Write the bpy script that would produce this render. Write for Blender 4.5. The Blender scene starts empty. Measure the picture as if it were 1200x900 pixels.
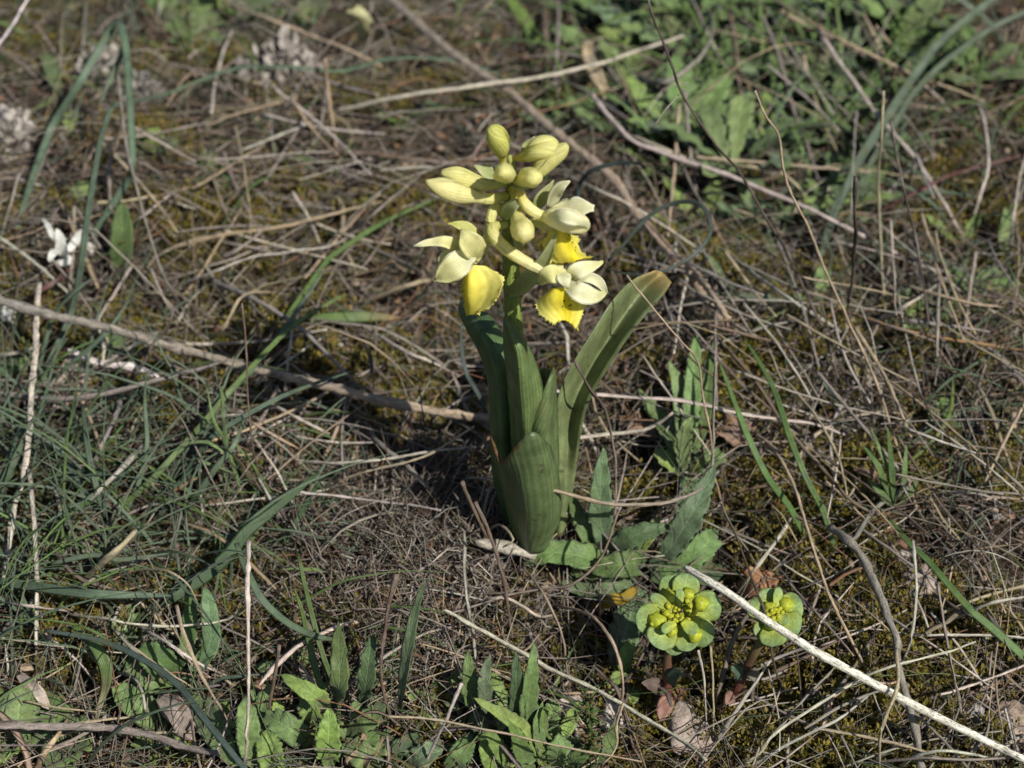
import bpy, math
import numpy as np

# ------------------------------------------------------------------ camera, sky, sun, exposure
scene = bpy.context.scene
COL = scene.collection
PITCH = math.radians(42.0)
LENS = 70.0
FPX = 1200.0 * LENS / 36.0                 # focal length in photograph pixels
DBASE = 0.513                              # metres along the axis to the orchid's foot
FW = np.array([0, math.cos(PITCH), -math.sin(PITCH)])
UP = np.array([0, math.sin(PITCH), math.cos(PITCH)])
RT = np.array([1.0, 0, 0])
CAM = -DBASE * (FW + RT * (22 / FPX) + UP * (-190 / FPX))

cam_data = bpy.data.cameras.new('camera')
cam = bpy.data.objects.new('camera', cam_data)
COL.objects.link(cam)
cam.location = CAM
cam.rotation_euler = (math.pi / 2 - PITCH, 0, 0)
cam_data.lens = LENS
cam_data.sensor_width = 36.0
cam_data.sensor_fit = 'HORIZONTAL'
cam_data.clip_start = 0.01
cam_data.clip_end = 500
cam_data.dof.use_dof = True
cam_data.dof.focus_distance = 0.462
cam_data.dof.aperture_fstop = 17.0
scene.camera = cam

SUN_DIR = np.array([0.66, -0.74, 1.10])    # towards the sun
SUN_DIR = SUN_DIR / np.linalg.norm(SUN_DIR)
sun_el = math.asin(SUN_DIR[2])
sun_az = math.atan2(SUN_DIR[0], SUN_DIR[1])
world = bpy.data.worlds.new('World')
scene.world = world
world.use_nodes = True
wn = world.node_tree
wn.nodes.clear()
sky = wn.nodes.new('ShaderNodeTexSky')
sky.sky_type = 'NISHITA'
sky.sun_disc = False
sky.sun_elevation = sun_el
sky.sun_rotation = sun_az
bg = wn.nodes.new('ShaderNodeBackground')
bg.inputs['Strength'].default_value = 0.07
wo = wn.nodes.new('ShaderNodeOutputWorld')
wn.links.new(sky.outputs[0], bg.inputs[0])
wn.links.new(bg.outputs[0], wo.inputs[0])

sun_data = bpy.data.lights.new('sun', 'SUN')
sun_data.energy = 5.0
sun_data.angle = math.radians(0.5)
sun_data.color = (1.0, 0.95, 0.87)
sun = bpy.data.objects.new('sun', sun_data)
COL.objects.link(sun)
from mathutils import Vector
sun.rotation_euler = Vector(-SUN_DIR).to_track_quat('-Z', 'Y').to_euler()
sun.location = SUN_DIR * 3

scene.view_settings.view_transform = 'Standard'
scene.view_settings.look = 'None'
scene.view_settings.gamma = 1.0
scene.view_settings.use_curve_mapping = False
scene.view_settings.exposure = 0.10
scene.render.engine = 'CYCLES'
scene.cycles.max_bounces = 6
scene.cycles.transparent_max_bounces = 4
scene.cycles.use_denoising = True

# ------------------------------------------------------------------ where things stand
_r = np.random.RandomState(5)
_W = []
for wl, amp in ((0.30, 0.0040), (0.16, 0.0028), (0.09, 0.0022), (0.05, 0.0022), (0.028, 0.0018), (0.015, 0.0013)):
    for k in range(3):
        a = _r.uniform(0, 2 * math.pi)
        _W.append((math.cos(a) * 2 * math.pi / wl, math.sin(a) * 2 * math.pi / wl, _r.uniform(0, 6.28), amp * 0.6))
def _hraw(x, y):
    h = 0.0
    for kx, ky, ph, am in _W:
        h = h + am * np.sin(kx * x + ky * y + ph)
    return h
_H0 = _hraw(0.0, 0.0)
def H(x, y):
    """height of the ground (metres); the orchid's foot is at zero"""
    x = np.asarray(x, float); y = np.asarray(y, float)
    d = np.hypot(x, y)
    far = 1 / (1 + (d / 1.5) ** 2)
    h = (_hraw(x, y) - _H0) * far + 0.25 * np.sin(x * 0.35 + 1) * np.clip((d - 2) / 10, 0, 1)
    # thatch cushion left of the orchid
    h = h + 0.007 * np.exp(-(((x + 0.03) / 0.022) ** 2 + ((y + 0.0) / 0.03) ** 2))
    return h
def ray(px, py):
    return FW + RT * ((px - 600) / FPX) + UP * ((450 - py) / FPX)
def P(px, py, h=0.0):
    """the point h millimetres above the ground seen at a place of the photograph"""
    d = ray(px, py)
    z = h / 1000
    for i in range(6):
        t = (z - CAM[2]) / d[2]
        q = CAM + t * d
        z = h / 1000 + float(H(q[0], q[1]))
    return q
def V(px, py, dy=0.0, y0=0.0):
    """the point on the upright plane through a plant's foot, dy millimetres behind it"""
    d = ray(px, py)
    t = (y0 + dy / 1000 - CAM[1]) / d[1]
    return CAM + t * d
def PXM(q):
    """metres per photograph pixel at a point"""
    return float(np.dot(np.asarray(q) - CAM, FW)) / FPX
def nrmz(a):
    a = np.asarray(a, float)
    return a / np.maximum(np.linalg.norm(a, axis=-1, keepdims=True), 1e-12)

def smooth(pts, step=None, n=None):
    """Catmull-Rom through rows of control values (any number of columns)"""
    p = np.asarray(pts, float)
    if len(p) == 1: return p
    if len(p) == 2: p = np.array([p[0], (p[0] + p[1]) / 2, p[1]])
    e = np.vstack([2 * p[0] - p[1], p, 2 * p[-1] - p[-2]])
    seg = np.linalg.norm(np.diff(p[:, :3], axis=0), axis=1)
    cum = np.concatenate([[0], np.cumsum(seg)])
    if n is None: n = max(5, int(cum[-1] / step) + 1)
    s = np.linspace(0, cum[-1], n)
    i = np.clip(np.searchsorted(cum, s, side='right') - 1, 0, len(seg) - 1)
    t = ((s - cum[i]) / np.maximum(seg[i], 1e-12))[:, None]
    a, b, c, d = e[i], e[i + 1], e[i + 2], e[i + 3]
    return 0.5 * (2 * b + (c - a) * t + (2 * a - 5 * b + 4 * c - d) * t ** 2 + (3 * b - a - 3 * c + d) * t ** 3)

# ------------------------------------------------------------------ mesh building
class MB:
    def __init__(s):
        s.v, s.f, s.c, s.l, s.n = [], [], [], [], 0
    def add(s, v, f, c, l):
        s.v.append(np.asarray(v, float))
        for q in f: s.f.append(np.asarray(q) + s.n)
        c = np.asarray(c, float)
        if c.ndim == 1: c = np.tile(c, (len(v), 1))
        s.c.append(c[:, :3]); s.l.append(np.asarray(l, float)); s.n += len(v)
    def mesh(s, name, origin=(0, 0, 0)):
        v = np.vstack(s.v) - np.asarray(origin)
        me = bpy.data.meshes.new(name)
        me.vertices.add(len(v)); me.vertices.foreach_set('co', v.astype(np.float32).ravel())
        tot = np.concatenate([np.full(len(q), q.shape[1]) for q in s.f])
        loops = np.concatenate([q.ravel() for q in s.f])
        me.loops.add(len(loops)); me.loops.foreach_set('vertex_index', loops.astype(np.int32))
        me.polygons.add(len(tot))
        me.polygons.foreach_set('loop_start', np.concatenate([[0], np.cumsum(tot)[:-1]]).astype(np.int32))
        me.polygons.foreach_set('loop_total', tot.astype(np.int32))
        me.polygons.foreach_set('use_smooth', np.ones(len(tot), bool))
        c = np.ones((len(v), 4)); c[:, :3] = np.vstack(s.c)
        a = me.attributes.new('col', 'FLOAT_COLOR', 'POINT'); a.data.foreach_set('color', c.astype(np.float32).ravel())
        a = me.attributes.new('lp', 'FLOAT_VECTOR', 'POINT'); a.data.foreach_set('vector', np.vstack(s.l).astype(np.float32).ravel())
        me.update(calc_edges=True)
        return me
    def build(s, name, mat, parent=None, origin=None):
        if origin is None: origin = (0, 0, 0)
        me = s.mesh(name, origin)
        me.materials.append(mat)
        o = bpy.data.objects.new(name, me)
        COL.objects.link(o)
        if parent is not None:
            o.parent = parent
            o.location = Vector(origin) - parent.location
        else:
            o.location = origin
        return o

def frames(p, up):
    t = nrmz(np.gradient(p, axis=0))
    up = np.broadcast_to(np.asarray(up, float), p.shape)
    s = np.cross(t, up)
    bad = np.linalg.norm(s, axis=1) < 1e-3
    s[bad] = [1, 0, 0]
    s = nrmz(s)
    return t, s, nrmz(np.cross(s, t))

def sweep(mb, p, s, n, sx, sz, col, vcoord, caps=True, tint=None):
    """a closed skin: at each point of p a ring (sx along s, sz along n)"""
    k, m = sx.shape
    v = p[:, None, :] + s[:, None, :] * sx[..., None] + n[:, None, :] * sz[..., None]
    i = np.arange(k - 1)[:, None] * m; j = np.arange(m)[None, :]; j2 = (j + 1) % m
    q = np.stack([i + j, i + j2, i + m + j2, i + m + j], -1).reshape(-1, 4)
    f = [q]
    if caps: f += [np.arange(m)[None, ::-1], ((k - 1) * m + np.arange(m))[None, :]]
    L = np.concatenate([[0], np.cumsum(np.linalg.norm(np.diff(p, axis=0), axis=1))])
    l = np.zeros((k, m, 3)); l[..., 0] = L[:, None]; l[..., 1] = vcoord[None, :]; l[..., 2] = np.linspace(0, 1, k)[:, None]
    col = np.asarray(col, float)
    if col.ndim == 2: col = np.repeat(col[:, None, :], m, 1)
    if tint is not None and col.ndim == 3: col = np.clip(col * tint[None], 0.01, .95)
    if col.ndim == 3: col = col.reshape(-1, 3)
    mb.add(v.reshape(-1, 3), f, col, l.reshape(-1, 3))

RNG = np.random.RandomState(11)
def tube(mb, p, r, col, k=7, rough=0.06, rng=None, lump=0.0, ribs=None):
    rng = rng or RNG
    p = np.asarray(p, float); n = len(p)
    r = np.broadcast_to(np.asarray(r, float), (n,))
    _, s, b = frames(p, [0.13, 0.21, 1])
    th = np.linspace(0, 2 * math.pi, k, endpoint=False)
    rr = r[:, None] * (1 + rng.normal(0, rough, (n, 1)) + rng.normal(0, rough * 1.0, (n, k)) + 2.2 * rough * rng.normal(0, 1, (1, k)))
    if ribs: rr = rr * (1 + ribs[1] * np.cos(ribs[0] * (th[None, :] + np.linspace(0, ribs[2], n)[:, None])))
    if lump: rr = rr * (1 + lump * (rng.rand(n, 1) < 0.12))
    sweep(mb, p, s, b, rr * np.cos(th), rr * np.sin(th), col, np.linspace(-1, 1, k))

def strip(mb, p, w, col, up, fold=0.18, cup=0.0, thick=0.00022, across=5, wave=0.0, nwave=5, ragged=0.0, roll=0.0, rng=None, rim=0.0, curl=0.0):
    """a leaf-like band: w = half width at each point, V-folded or cupped, with real thickness"""
    rng = rng or RNG
    p = np.asarray(p, float); n = len(p)
    w = np.broadcast_to(np.asarray(w, float), (n,))
    t, s, b = frames(p, up)
    if np.any(roll):
        ro = np.broadcast_to(np.asarray(roll, float), (n,))[:, None]
        s, b = s * np.cos(ro) + b * np.sin(ro), b * np.cos(ro) - s * np.sin(ro)
    x = np.linspace(-1, 1, across)
    u = np.linspace(0, 1, n)[:, None]
    z = fold * np.abs(x)[None, :] * w[:, None] + cup * (x ** 2)[None, :] * w[:, None]
    if curl: z = z + curl * (x ** 4)[None, :] * w[:, None]
    if wave:
        ph = rng.uniform(0, 6.28, 2)
        z = z + wave * w.max() * (np.abs(x) ** 2)[None, :] * np.where(x < 0, np.sin(u * nwave * 6.28 + ph[0]), np.sin(u * nwave * 6.9 + ph[1])) * np.minimum(1, 4 * u) 
    sx = x[None, :] * w[:, None]
    if ragged:
        e = 1 + ragged * rng.uniform(-1, 1, (n, 2))
        sx[:, 0] *= e[:, 0]; sx[:, -1] *= e[:, 1]
    th = thick * (1.0 - 0.75 * x ** 2)[None, :] * np.minimum(1, (w / max(w.max(), 1e-9) + 0.15))[:, None]
    ringx = np.concatenate([sx, sx[:, -2:0:-1]], 1)
    ringz = np.concatenate([z + th, (z - th)[:, -2:0:-1]], 1)
    vc = np.concatenate([x, x[-2:0:-1]])
    tint = None if not rim else 1 + rim * np.stack([(vc ** 2 - .6) * 1.1, vc ** 2 - .55, (vc ** 2 - .4) * 1.6], -1)  # paints lit rims into the colour: edges paler, middle darker and greener
    sweep(mb, p, s, b, ringx, ringz, col, vc, tint=tint)

LASTGRID = [None, None]
def sheet(mb, net, nu, nv, thick, col, ragged=0.0, rng=None, colfn=None, wob=0.0):
    """a curved sheet through a net of points (rows x columns), with thickness and an optional frayed rim"""
    rng = rng or RNG
    net = np.asarray(net, float)
    a = np.stack([smooth(net[:, j], n=nu) for j in range(net.shape[1])], 1)
    g = np.stack([smooth(a[i], n=nv) if np.linalg.norm(a[i, 0] - a[i, -1]) > 1e-7 else np.repeat(a[i, :1], nv, 0) for i in range(nu)], 0)
    du = np.gradient(g, axis=0); dv = np.gradient(g, axis=1)
    nm = np.cross(du, dv); L = np.linalg.norm(nm, axis=2, keepdims=True)
    nm = nm / np.maximum(L, 1e-12)
    if ragged:                                     # lobes and teeth along the free rim
        c = g.mean(axis=(0, 1))
        for (sl, k) in (((slice(None), 0), nu), ((slice(None), -1), nu), ((-1, slice(None)), nv)):
            e = g[sl]; lob = np.interp(np.linspace(0, 1, k), np.linspace(0, 1, 7), rng.uniform(-1, 1, 7))
            g[sl] = e + nrmz(e - c) * (ragged * (rng.uniform(-1, 1, k) * .8 + lob * .9)[:, None]) + nm[sl] * (ragged * 1.3 * np.interp(np.linspace(0, 1, k), np.linspace(0, 1, 9), rng.uniform(-1, 1, 9)))[:, None]
    if wob:
        g = g + nm * (wob * rng.normal(0, 1, (nu, nv, 1)))
    u = np.linspace(0, 1, nu)[:, None] * np.ones((1, nv)); v = np.ones((nu, 1)) * np.linspace(-1, 1, nv)[None, :]
    rim = np.ones((nu, nv, 1)); rim[:, 0] = rim[:, -1] = 0.25; rim[-1] = 0.25
    LASTGRID[0], LASTGRID[1] = g, nm
    top = g + nm * thick * rim; bot = g - nm * thick * rim
    vv = np.concatenate([top.reshape(-1, 3), bot.reshape(-1, 3)])
    N = nu * nv
    i = np.arange(nu - 1)[:, None] * nv; j = np.arange(nv - 1)[None, :]
    q = np.stack([i + j, i + j + 1, i + nv + j + 1, i + nv + j], -1).reshape(-1, 4)
    ring = np.concatenate([np.arange(nv), np.arange(1, nu) * nv + nv - 1, (nu - 1) * nv + np.arange(nv - 2, -1, -1), np.arange(nu - 2, 0, -1) * nv])
    r2 = np.roll(ring, -1)
    f = [q, q[:, ::-1] + N, np.stack([r2, ring, ring + N, r2 + N], -1)]
    l = np.stack([u * 0.05, v, u], -1).reshape(-1, 3)
    if colfn is not None: col = colfn(u.ravel(), v.ravel())
    col = np.asarray(col, float)
    if col.ndim == 2: col = np.vstack([col, col])
    mb.add(vv, f, col, np.vstack([l, l]))

# ------------------------------------------------------------------ materials
def new_mat(name):
    m = bpy.data.materials.new(name); m.use_nodes = True
    nt = m.node_tree; nt.nodes.clear()
    return m, nt
def N(nt, t, **kw):
    n = nt.nodes.new(t)
    for k, v in kw.items(): setattr(n, k, v)
    return n
def mth(nt, op, a, b=None, c=None):
    n = nt.nodes.new('ShaderNodeMath'); n.operation = op
    for i, x in enumerate((a, b, c)):
        if x is None: continue
        if isinstance(x, (int, float)): n.inputs[i].default_value = x
        else: nt.links.new(x, n.inputs[i])
    return n.outputs[0]
def maprange(nt, x, a, b, c, d):
    n = nt.nodes.new('ShaderNodeMapRange')
    nt.links.new(x, n.inputs[0])
    for i, q in enumerate((a, b, c, d)): n.inputs[1 + i].default_value = q
    return n.outputs[0]
def mixcol(nt, fac, a, b, mode='MIX'):
    n = nt.nodes.new('ShaderNodeMix'); n.data_type = 'RGBA'; n.blend_type = mode
    for sock, x in ((n.inputs[0], fac), (n.inputs[6], a), (n.inputs[7], b)):
        if isinstance(x, (int, float)): sock.default_value = x
        elif isinstance(x, tuple): sock.default_value = (*x, 1)
        else: nt.links.new(x, sock)
    return n.outputs[2]
def noise(nt, vec, scale, detail=3, rough=0.6):
    n = nt.nodes.new('ShaderNodeTexNoise'); n.inputs['Scale'].default_value = scale
    n.inputs['Detail'].default_value = detail; n.inputs['Roughness'].default_value = rough
    if vec is not None: nt.links.new(vec, n.inputs['Vector'])
    return n.outputs['Fac']
def attr(nt, name):
    return N(nt, 'ShaderNodeAttribute', attribute_name=name)
def finish(nt, color, rough, bump=None, bdist=0.0002, bstr=0.6, trans=0.0, tcol=None, spec=0.3, sss=0.0, sheen=0.0):
    b = N(nt, 'ShaderNodeBsdfPrincipled')
    nt.links.new(color, b.inputs['Base Color'])
    if isinstance(rough, (int, float)): b.inputs['Roughness'].default_value = rough
    else: nt.links.new(rough, b.inputs['Roughness'])
    b.inputs['Specular IOR Level'].default_value = spec
    if sheen:
        b.inputs['Sheen Weight'].default_value = sheen; b.inputs['Sheen Roughness'].default_value = 0.5
    if bump is not None:
        bm = N(nt, 'ShaderNodeBump'); bm.inputs['Distance'].default_value = bdist; bm.inputs['Strength'].default_value = bstr
        nt.links.new(bump, bm.inputs['Height']); nt.links.new(bm.outputs[0], b.inputs['Normal'])
    out = b.outputs[0]
    if trans:
        tr = N(nt, 'ShaderNodeBsdfTranslucent')
        nt.links.new(tcol if tcol is not None else color, tr.inputs[0])
        mx = N(nt, 'ShaderNodeMixShader'); mx.inputs[0].default_value = trans
        nt.links.new(out, mx.inputs[1]); nt.links.new(tr.outputs[0], mx.inputs[2]); out = mx.outputs[0]
    o = N(nt, 'ShaderNodeOutputMaterial'); nt.links.new(out, o.inputs['Surface'])

def hsv_mul(nt, col, val):
    n = N(nt, 'ShaderNodeVectorMath', operation='SCALE'); nt.links.new(col, n.inputs[0]); nt.links.new(val, n.inputs[3]); return n.outputs[0]

def mat_dry(name, specks=0.0, rough=0.75):
    m, nt = new_mat(name)
    a = attr(nt, 'col'); l = attr(nt, 'lp')
    sc = N(nt, 'ShaderNodeVectorMath', operation='MULTIPLY'); nt.links.new(l.outputs['Vector'], sc.inputs[0]); sc.inputs[1].default_value = (160, 2.2, 0)
    tc = N(nt, 'ShaderNodeTexCoord')
    ad = N(nt, 'ShaderNodeVectorMath', operation='ADD'); nt.links.new(sc.outputs[0], ad.inputs[0])
    oi = N(nt, 'ShaderNodeObjectInfo'); nt.links.new(oi.outputs['Location'], ad.inputs[1])
    streak = noise(nt, ad.outputs[0], 1.3, 4, 0.65)
    fine = noise(nt, tc.outputs['Object'], 1700, 2, 0.6)
    val = mth(nt, 'MULTIPLY', maprange(nt, streak, 0.3, 0.7, 0.42, 1.5), maprange(nt, fine, 0.3, 0.7, 0.75, 1.2))
    c = hsv_mul(nt, a.outputs['Color'], val)
    grey = noise(nt, tc.outputs['Object'], 160, 2, 0.5)
    c = mixcol(nt, maprange(nt, grey, 0.45, 0.7, 0.0, 0.45), c, (0.25, 0.22, 0.19))
    if specks:
        sp = noise(nt, ad.outputs[0], 4.0, 2, 0.7)
        c = mixcol(nt, maprange(nt, sp, 0.58, 0.62, 0.0, specks), c, (0.035, 0.028, 0.022))
    finish(nt, c, rough, bump=mth(nt, 'ADD', streak, fine), bdist=0.0003, bstr=0.5, spec=0.2)
    return m
def mat_blade(name, trans=0.28, rough=0.45, specks=0.0, freq=26.0, vamp=0.06):
    m, nt = new_mat(name)
    a = attr(nt, 'col'); l = attr(nt, 'lp')
    sx = N(nt, 'ShaderNodeSeparateXYZ'); nt.links.new(l.outputs['Vector'], sx.inputs[0])
    vein = mth(nt, 'SINE', mth(nt, 'MULTIPLY', sx.outputs[1], freq))
    tc = N(nt, 'ShaderNodeTexCoord')
    n1 = noise(nt, tc.outputs['Object'], 220, 3, 0.6)
    n2 = noise(nt, tc.outputs['Object'], 1500, 2, 0.6)
    mid = maprange(nt, mth(nt, 'ABSOLUTE', sx.outputs[1]), 0.0, 0.14, 1.18, 1.0)
    val = mth(nt, 'MULTIPLY', mth(nt, 'MULTIPLY', maprange(nt, vein, -1, 1, 1 - vamp, 1 + vamp), maprange(nt, n1, 0.3, 0.7, 0.72, 1.28)), mth(nt, 'MULTIPLY', mid, maprange(nt, n2, 0.3, 0.7, 0.88, 1.12)))
    c = hsv_mul(nt, a.outputs['Color'], val)
    c = mixcol(nt, maprange(nt, noise(nt, tc.outputs['Object'], 90, 3, 0.7), 0.58, 0.75, 0.0, 0.55), c, (0.16, 0.15, 0.05))
    if specks: c = mixcol(nt, maprange(nt, noise(nt, tc.outputs['Object'], 340, 2, 0.6), 0.66, 0.70, 0.0, specks), c, (0.05, 0.04, 0.025))
    finish(nt, c, rough, bump=vein, bdist=0.00006, bstr=0.4, trans=trans, tcol=mixcol(nt, 0.5, c, (0.16, 0.22, 0.03)), spec=0.35)
    return m
def mat_leaf(name, trans=0.22, rough=0.55, veins=9.0, spec=0.3, rib=1.35, vdist=0.0006, sheen=0.0):
    m, nt = new_mat(name)
    a = attr(nt, 'col'); l = attr(nt, 'lp')
    sx = N(nt, 'ShaderNodeSeparateXYZ'); nt.links.new(l.outputs['Vector'], sx.inputs[0])
    av = mth(nt, 'ABSOLUTE', sx.outputs[1])
    tc = N(nt, 'ShaderNodeTexCoord')
    n1 = noise(nt, tc.outputs['Object'], 260, 3, 0.6)
    n2 = noise(nt, tc.outputs['Object'], 1300, 2, 0.6)
    ph = mth(nt, 'ADD', mth(nt, 'SUBTRACT', mth(nt, 'MULTIPLY', sx.outputs[2], veins * 6.283), mth(nt, 'MULTIPLY', av, 7.0)), mth(nt, 'MULTIPLY', n1, 4.0))
    vein = mth(nt, 'SINE', ph)
    vl = maprange(nt, vein, 0.7, 1.0, 0.0, 1.0)
    mid = maprange(nt, av, 0.02, 0.09, 1.0, 0.0)
    ridge = mth(nt, 'MAXIMUM', vl, mid)
    val = mth(nt, 'MULTIPLY', maprange(nt, n1, 0.3, 0.7, 0.68, 1.3), maprange(nt, n2, 0.3, 0.7, 0.8, 1.2))
    val = mth(nt, 'MULTIPLY', val, maprange(nt, mid, 0, 1, 1.0, rib))
    c = hsv_mul(nt, a.outputs['Color'], val)
    c = mixcol(nt, maprange(nt, noise(nt, tc.outputs['Object'], 120, 3, 0.7), 0.6, 0.78, 0.0, 0.6), c, (0.17, 0.14, 0.05))
    h = mth(nt, 'ADD', mth(nt, 'MULTIPLY', ridge, -0.6), mth(nt, 'MULTIPLY', n2, 0.5))
    finish(nt, c, rough, bump=h, bdist=vdist, bstr=0.55, trans=trans, tcol=mixcol(nt, 0.5, c, (0.14, 0.2, 0.02)), spec=spec, sheen=sheen)
    return m
def mat_petal(name, trans=0.42, rough=0.5, freq=30.0):
    m, nt = new_mat(name)
    a = attr(nt, 'col'); l = attr(nt, 'lp')
    sx = N(nt, 'ShaderNodeSeparateXYZ'); nt.links.new(l.outputs['Vector'], sx.inputs[0])
    tc = N(nt, 'ShaderNodeTexCoord')
    n1 = noise(nt, tc.outputs['Object'], 420, 3, 0.6)
    n2 = noise(nt, tc.outputs['Object'], 2600, 2, 0.6)
    vein = mth(nt, 'SINE', mth(nt, 'ADD', mth(nt, 'MULTIPLY', sx.outputs[1], freq), mth(nt, 'MULTIPLY', n1, 5.0)))
    val = mth(nt, 'MULTIPLY', maprange(nt, vein, -1, 1, 0.9, 1.04), maprange(nt, n1, 0.3, 0.7, 0.86, 1.08))
    c = hsv_mul(nt, a.outputs['Color'], val)
    finish(nt, c, rough, bump=mth(nt, 'ADD', mth(nt, 'MULTIPLY', vein, 0.4), n2), bdist=0.00012, bstr=0.45, trans=trans, spec=0.25)
    return m
def mat_rock(name):
    m, nt = new_mat(name)
    a = attr(nt, 'col'); tc = N(nt, 'ShaderNodeTexCoord')
    n1 = noise(nt, tc.outputs['Object'], 260, 5, 0.65); n2 = noise(nt, tc.outputs['Object'], 1400, 3, 0.7)
    c = hsv_mul(nt, a.outputs['Color'], mth(nt, 'MULTIPLY', maprange(nt, n1, 0.3, 0.7, 0.6, 1.25), maprange(nt, n2, 0.3, 0.7, 0.75, 1.2)))
    c = mixcol(nt, maprange(nt, noise(nt, tc.outputs['Object'], 130, 3, 0.6), 0.52, 0.68, 0, 0.6), c, (0.12, 0.085, 0.06))
    finish(nt, c, 0.85, bump=mth(nt, 'ADD', n1, mth(nt, 'MULTIPLY', n2, 0.4)), bdist=0.0012, bstr=0.7, spec=0.2)
    return m
def mat_soil():
    m, nt = new_mat('soil_and_moss')
    tc = N(nt, 'ShaderNodeTexCoord')
    n1 = noise(nt, tc.outputs['Object'], 60, 4, 0.6); n2 = noise(nt, tc.outputs['Object'], 500, 4, 0.7); n3 = noise(nt, tc.outputs['Object'], 25, 3, 0.6)
    c = mixcol(nt, maprange(nt, n2, 0.35, 0.68, 0, 1), (0.016, 0.011, 0.008), (0.060, 0.043, 0.031))
    c = mixcol(nt, maprange(nt, n1, 0.5, 0.62, 0, 0.6), c, (0.09, 0.075, 0.015))
    c = mixcol(nt, maprange(nt, n3, 0.55, 0.7, 0, 0.5), c, (0.16, 0.12, 0.08))
    finish(nt, c, 0.95, bump=n2, bdist=0.002, bstr=0.8, spec=0.1)
    return m
M_DRY = mat_dry('dry_stem'); M_SPECK = mat_dry('speckled_bark', specks=0.85); M_WOOD = mat_dry('weathered_wood', specks=0.5, rough=0.85)
M_BLADE = mat_blade('grass_blade'); M_LEAF = mat_leaf('broad_leaf', sheen=0.15, vdist=0.00035, veins=6); M_ORCH = mat_blade('orchid_leaf', trans=0.2, rough=0.4, specks=0.6, freq=48.0, vamp=0.11)
M_PETAL = mat_petal('pale_yellow_tepal'); M_LIP = mat_petal('yellow_lip', trans=0.42, freq=22, rough=0.65); M_BUD = mat_petal('bud_skin', freq=7.0); M_OBRACT = mat_petal('orchid_bract', trans=0.35, freq=20); M_BRACT = mat_leaf('spurge_bract', trans=0.3, rough=0.5, veins=4, rib=1.2, vdist=0.0001)
M_ROCK = mat_rock('limestone'); M_SOIL = mat_soil()
M_MOSS = mat_leaf('moss', trans=0.3, rough=0.7, veins=1, rib=1.0, vdist=0.00005)

CC = dict(p=(0.44, 0.395, 0.33), s=(0.34, 0.27, 0.175), g=(0.23, 0.20, 0.17), b=(0.135, 0.098, 0.07), d=(0.06, 0.045, 0.036),
          w=(0.74, 0.71, 0.65), r=(0.10, 0.045, 0.042), o=(0.24, 0.13, 0.065),
          B=(0.115, 0.158, 0.102), G=(0.12, 0.19, 0.06), D=(0.055, 0.10, 0.04), K=(0.085, 0.115, 0.10), L=(0.18, 0.26, 0.07), Y=(0.35, 0.33, 0.10))
def tag(o, label, cat, group=None, kind=None):
    if label: o['label'] = label
    if cat: o['category'] = cat
    if group: o['group'] = group
    if kind: o['kind'] = kind
    return o
def empty(name, loc, label, cat, group=None):
    o = bpy.data.objects.new(name, None); COL.objects.link(o)
    o.location = Vector([float(c) for c in loc]); o.empty_display_size = 0.01
    return tag(o, label, cat, group)
# ------------------------------------------------------------------ ground
def axis_coords(lo, hi, step, far):
    c = list(np.arange(lo, hi + step / 2, step)); a = []
    d = step; x = c[-1]
    while x < far: d *= 1.35; x += d; a.append(x)
    b = []; d = step; x = c[0]
    while x > -far: d *= 1.35; x -= d; b.append(x)
    return np.array(b[::-1] + c + a)
gx = axis_coords(-0.34, 0.34, 0.003, 60); gy = axis_coords(-0.26, 0.52, 0.003, 60)
X, Y = np.meshgrid(gx, gy); Z = H(X, Y)
_g = np.random.RandomState(3)
near = (np.abs(X) < 0.4) & (np.abs(Y) < 0.6)
Z = Z - 0.0012 + near * _g.normal(0, 0.0005, X.shape)
mb = MB()
k, m = X.shape
i = np.arange(k - 1)[:, None] * m; j = np.arange(m - 1)[None, :]
vv = np.stack([X, Y, Z], -1).reshape(-1, 3)
mb.add(vv, [np.stack([i + j, i + j + 1, i + m + j + 1, i + m + j], -1).reshape(-1, 4)], (0.1, 0.08, 0.05), vv)
tag(mb.build('ground', M_SOIL), None, None, kind='structure')

# ------------------------------------------------------------------ orchid
TOCAM = -FW
PALE = (0.93, 0.88, 0.43); CREAM = (0.95, 0.92, 0.62); GRN = (0.46, 0.50, 0.19); YEL = (0.78, 0.66, 0.10); LIPY = (0.92, 0.80, 0.03); LIPP = (0.92, 0.87, 0.27)
OLEAF = (0.125, 0.17, 0.06)
orchid = empty('orchid', (0, 0, 0), 'flowering orchid with pale yellow flowers and upright green leaves, alone at the centre', 'orchid')
orng = np.random.RandomState(21)
def grad(cols, n):
    cols = np.array(cols, float); t = np.linspace(0, len(cols) - 1, n); i = np.clip(t.astype(int), 0, len(cols) - 2); f = (t - i)[:, None]
    return cols[i] * (1 - f) + cols[i + 1] * f
def vtube(name, ctrl, widths, cols, parent, mat=M_PETAL, k=18, step=0.0008, rough=0.012, ribs=None):
    pts = np.array([V(*c) for c in ctrl])
    rad = np.array([w / 2 * PXM(q) for w, q in zip(widths, pts)])
    a = smooth(np.hstack([pts, rad[:, None]]), step=step)
    mb = MB(); tube(mb, a[:, :3], np.maximum(a[:, 3], 0.0001), grad(cols, len(a)) if isinstance(cols, list) else cols, k=k, rough=rough, rng=orng, ribs=ribs)
    return mb.build(name, mat, parent, origin=pts[0])
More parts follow.
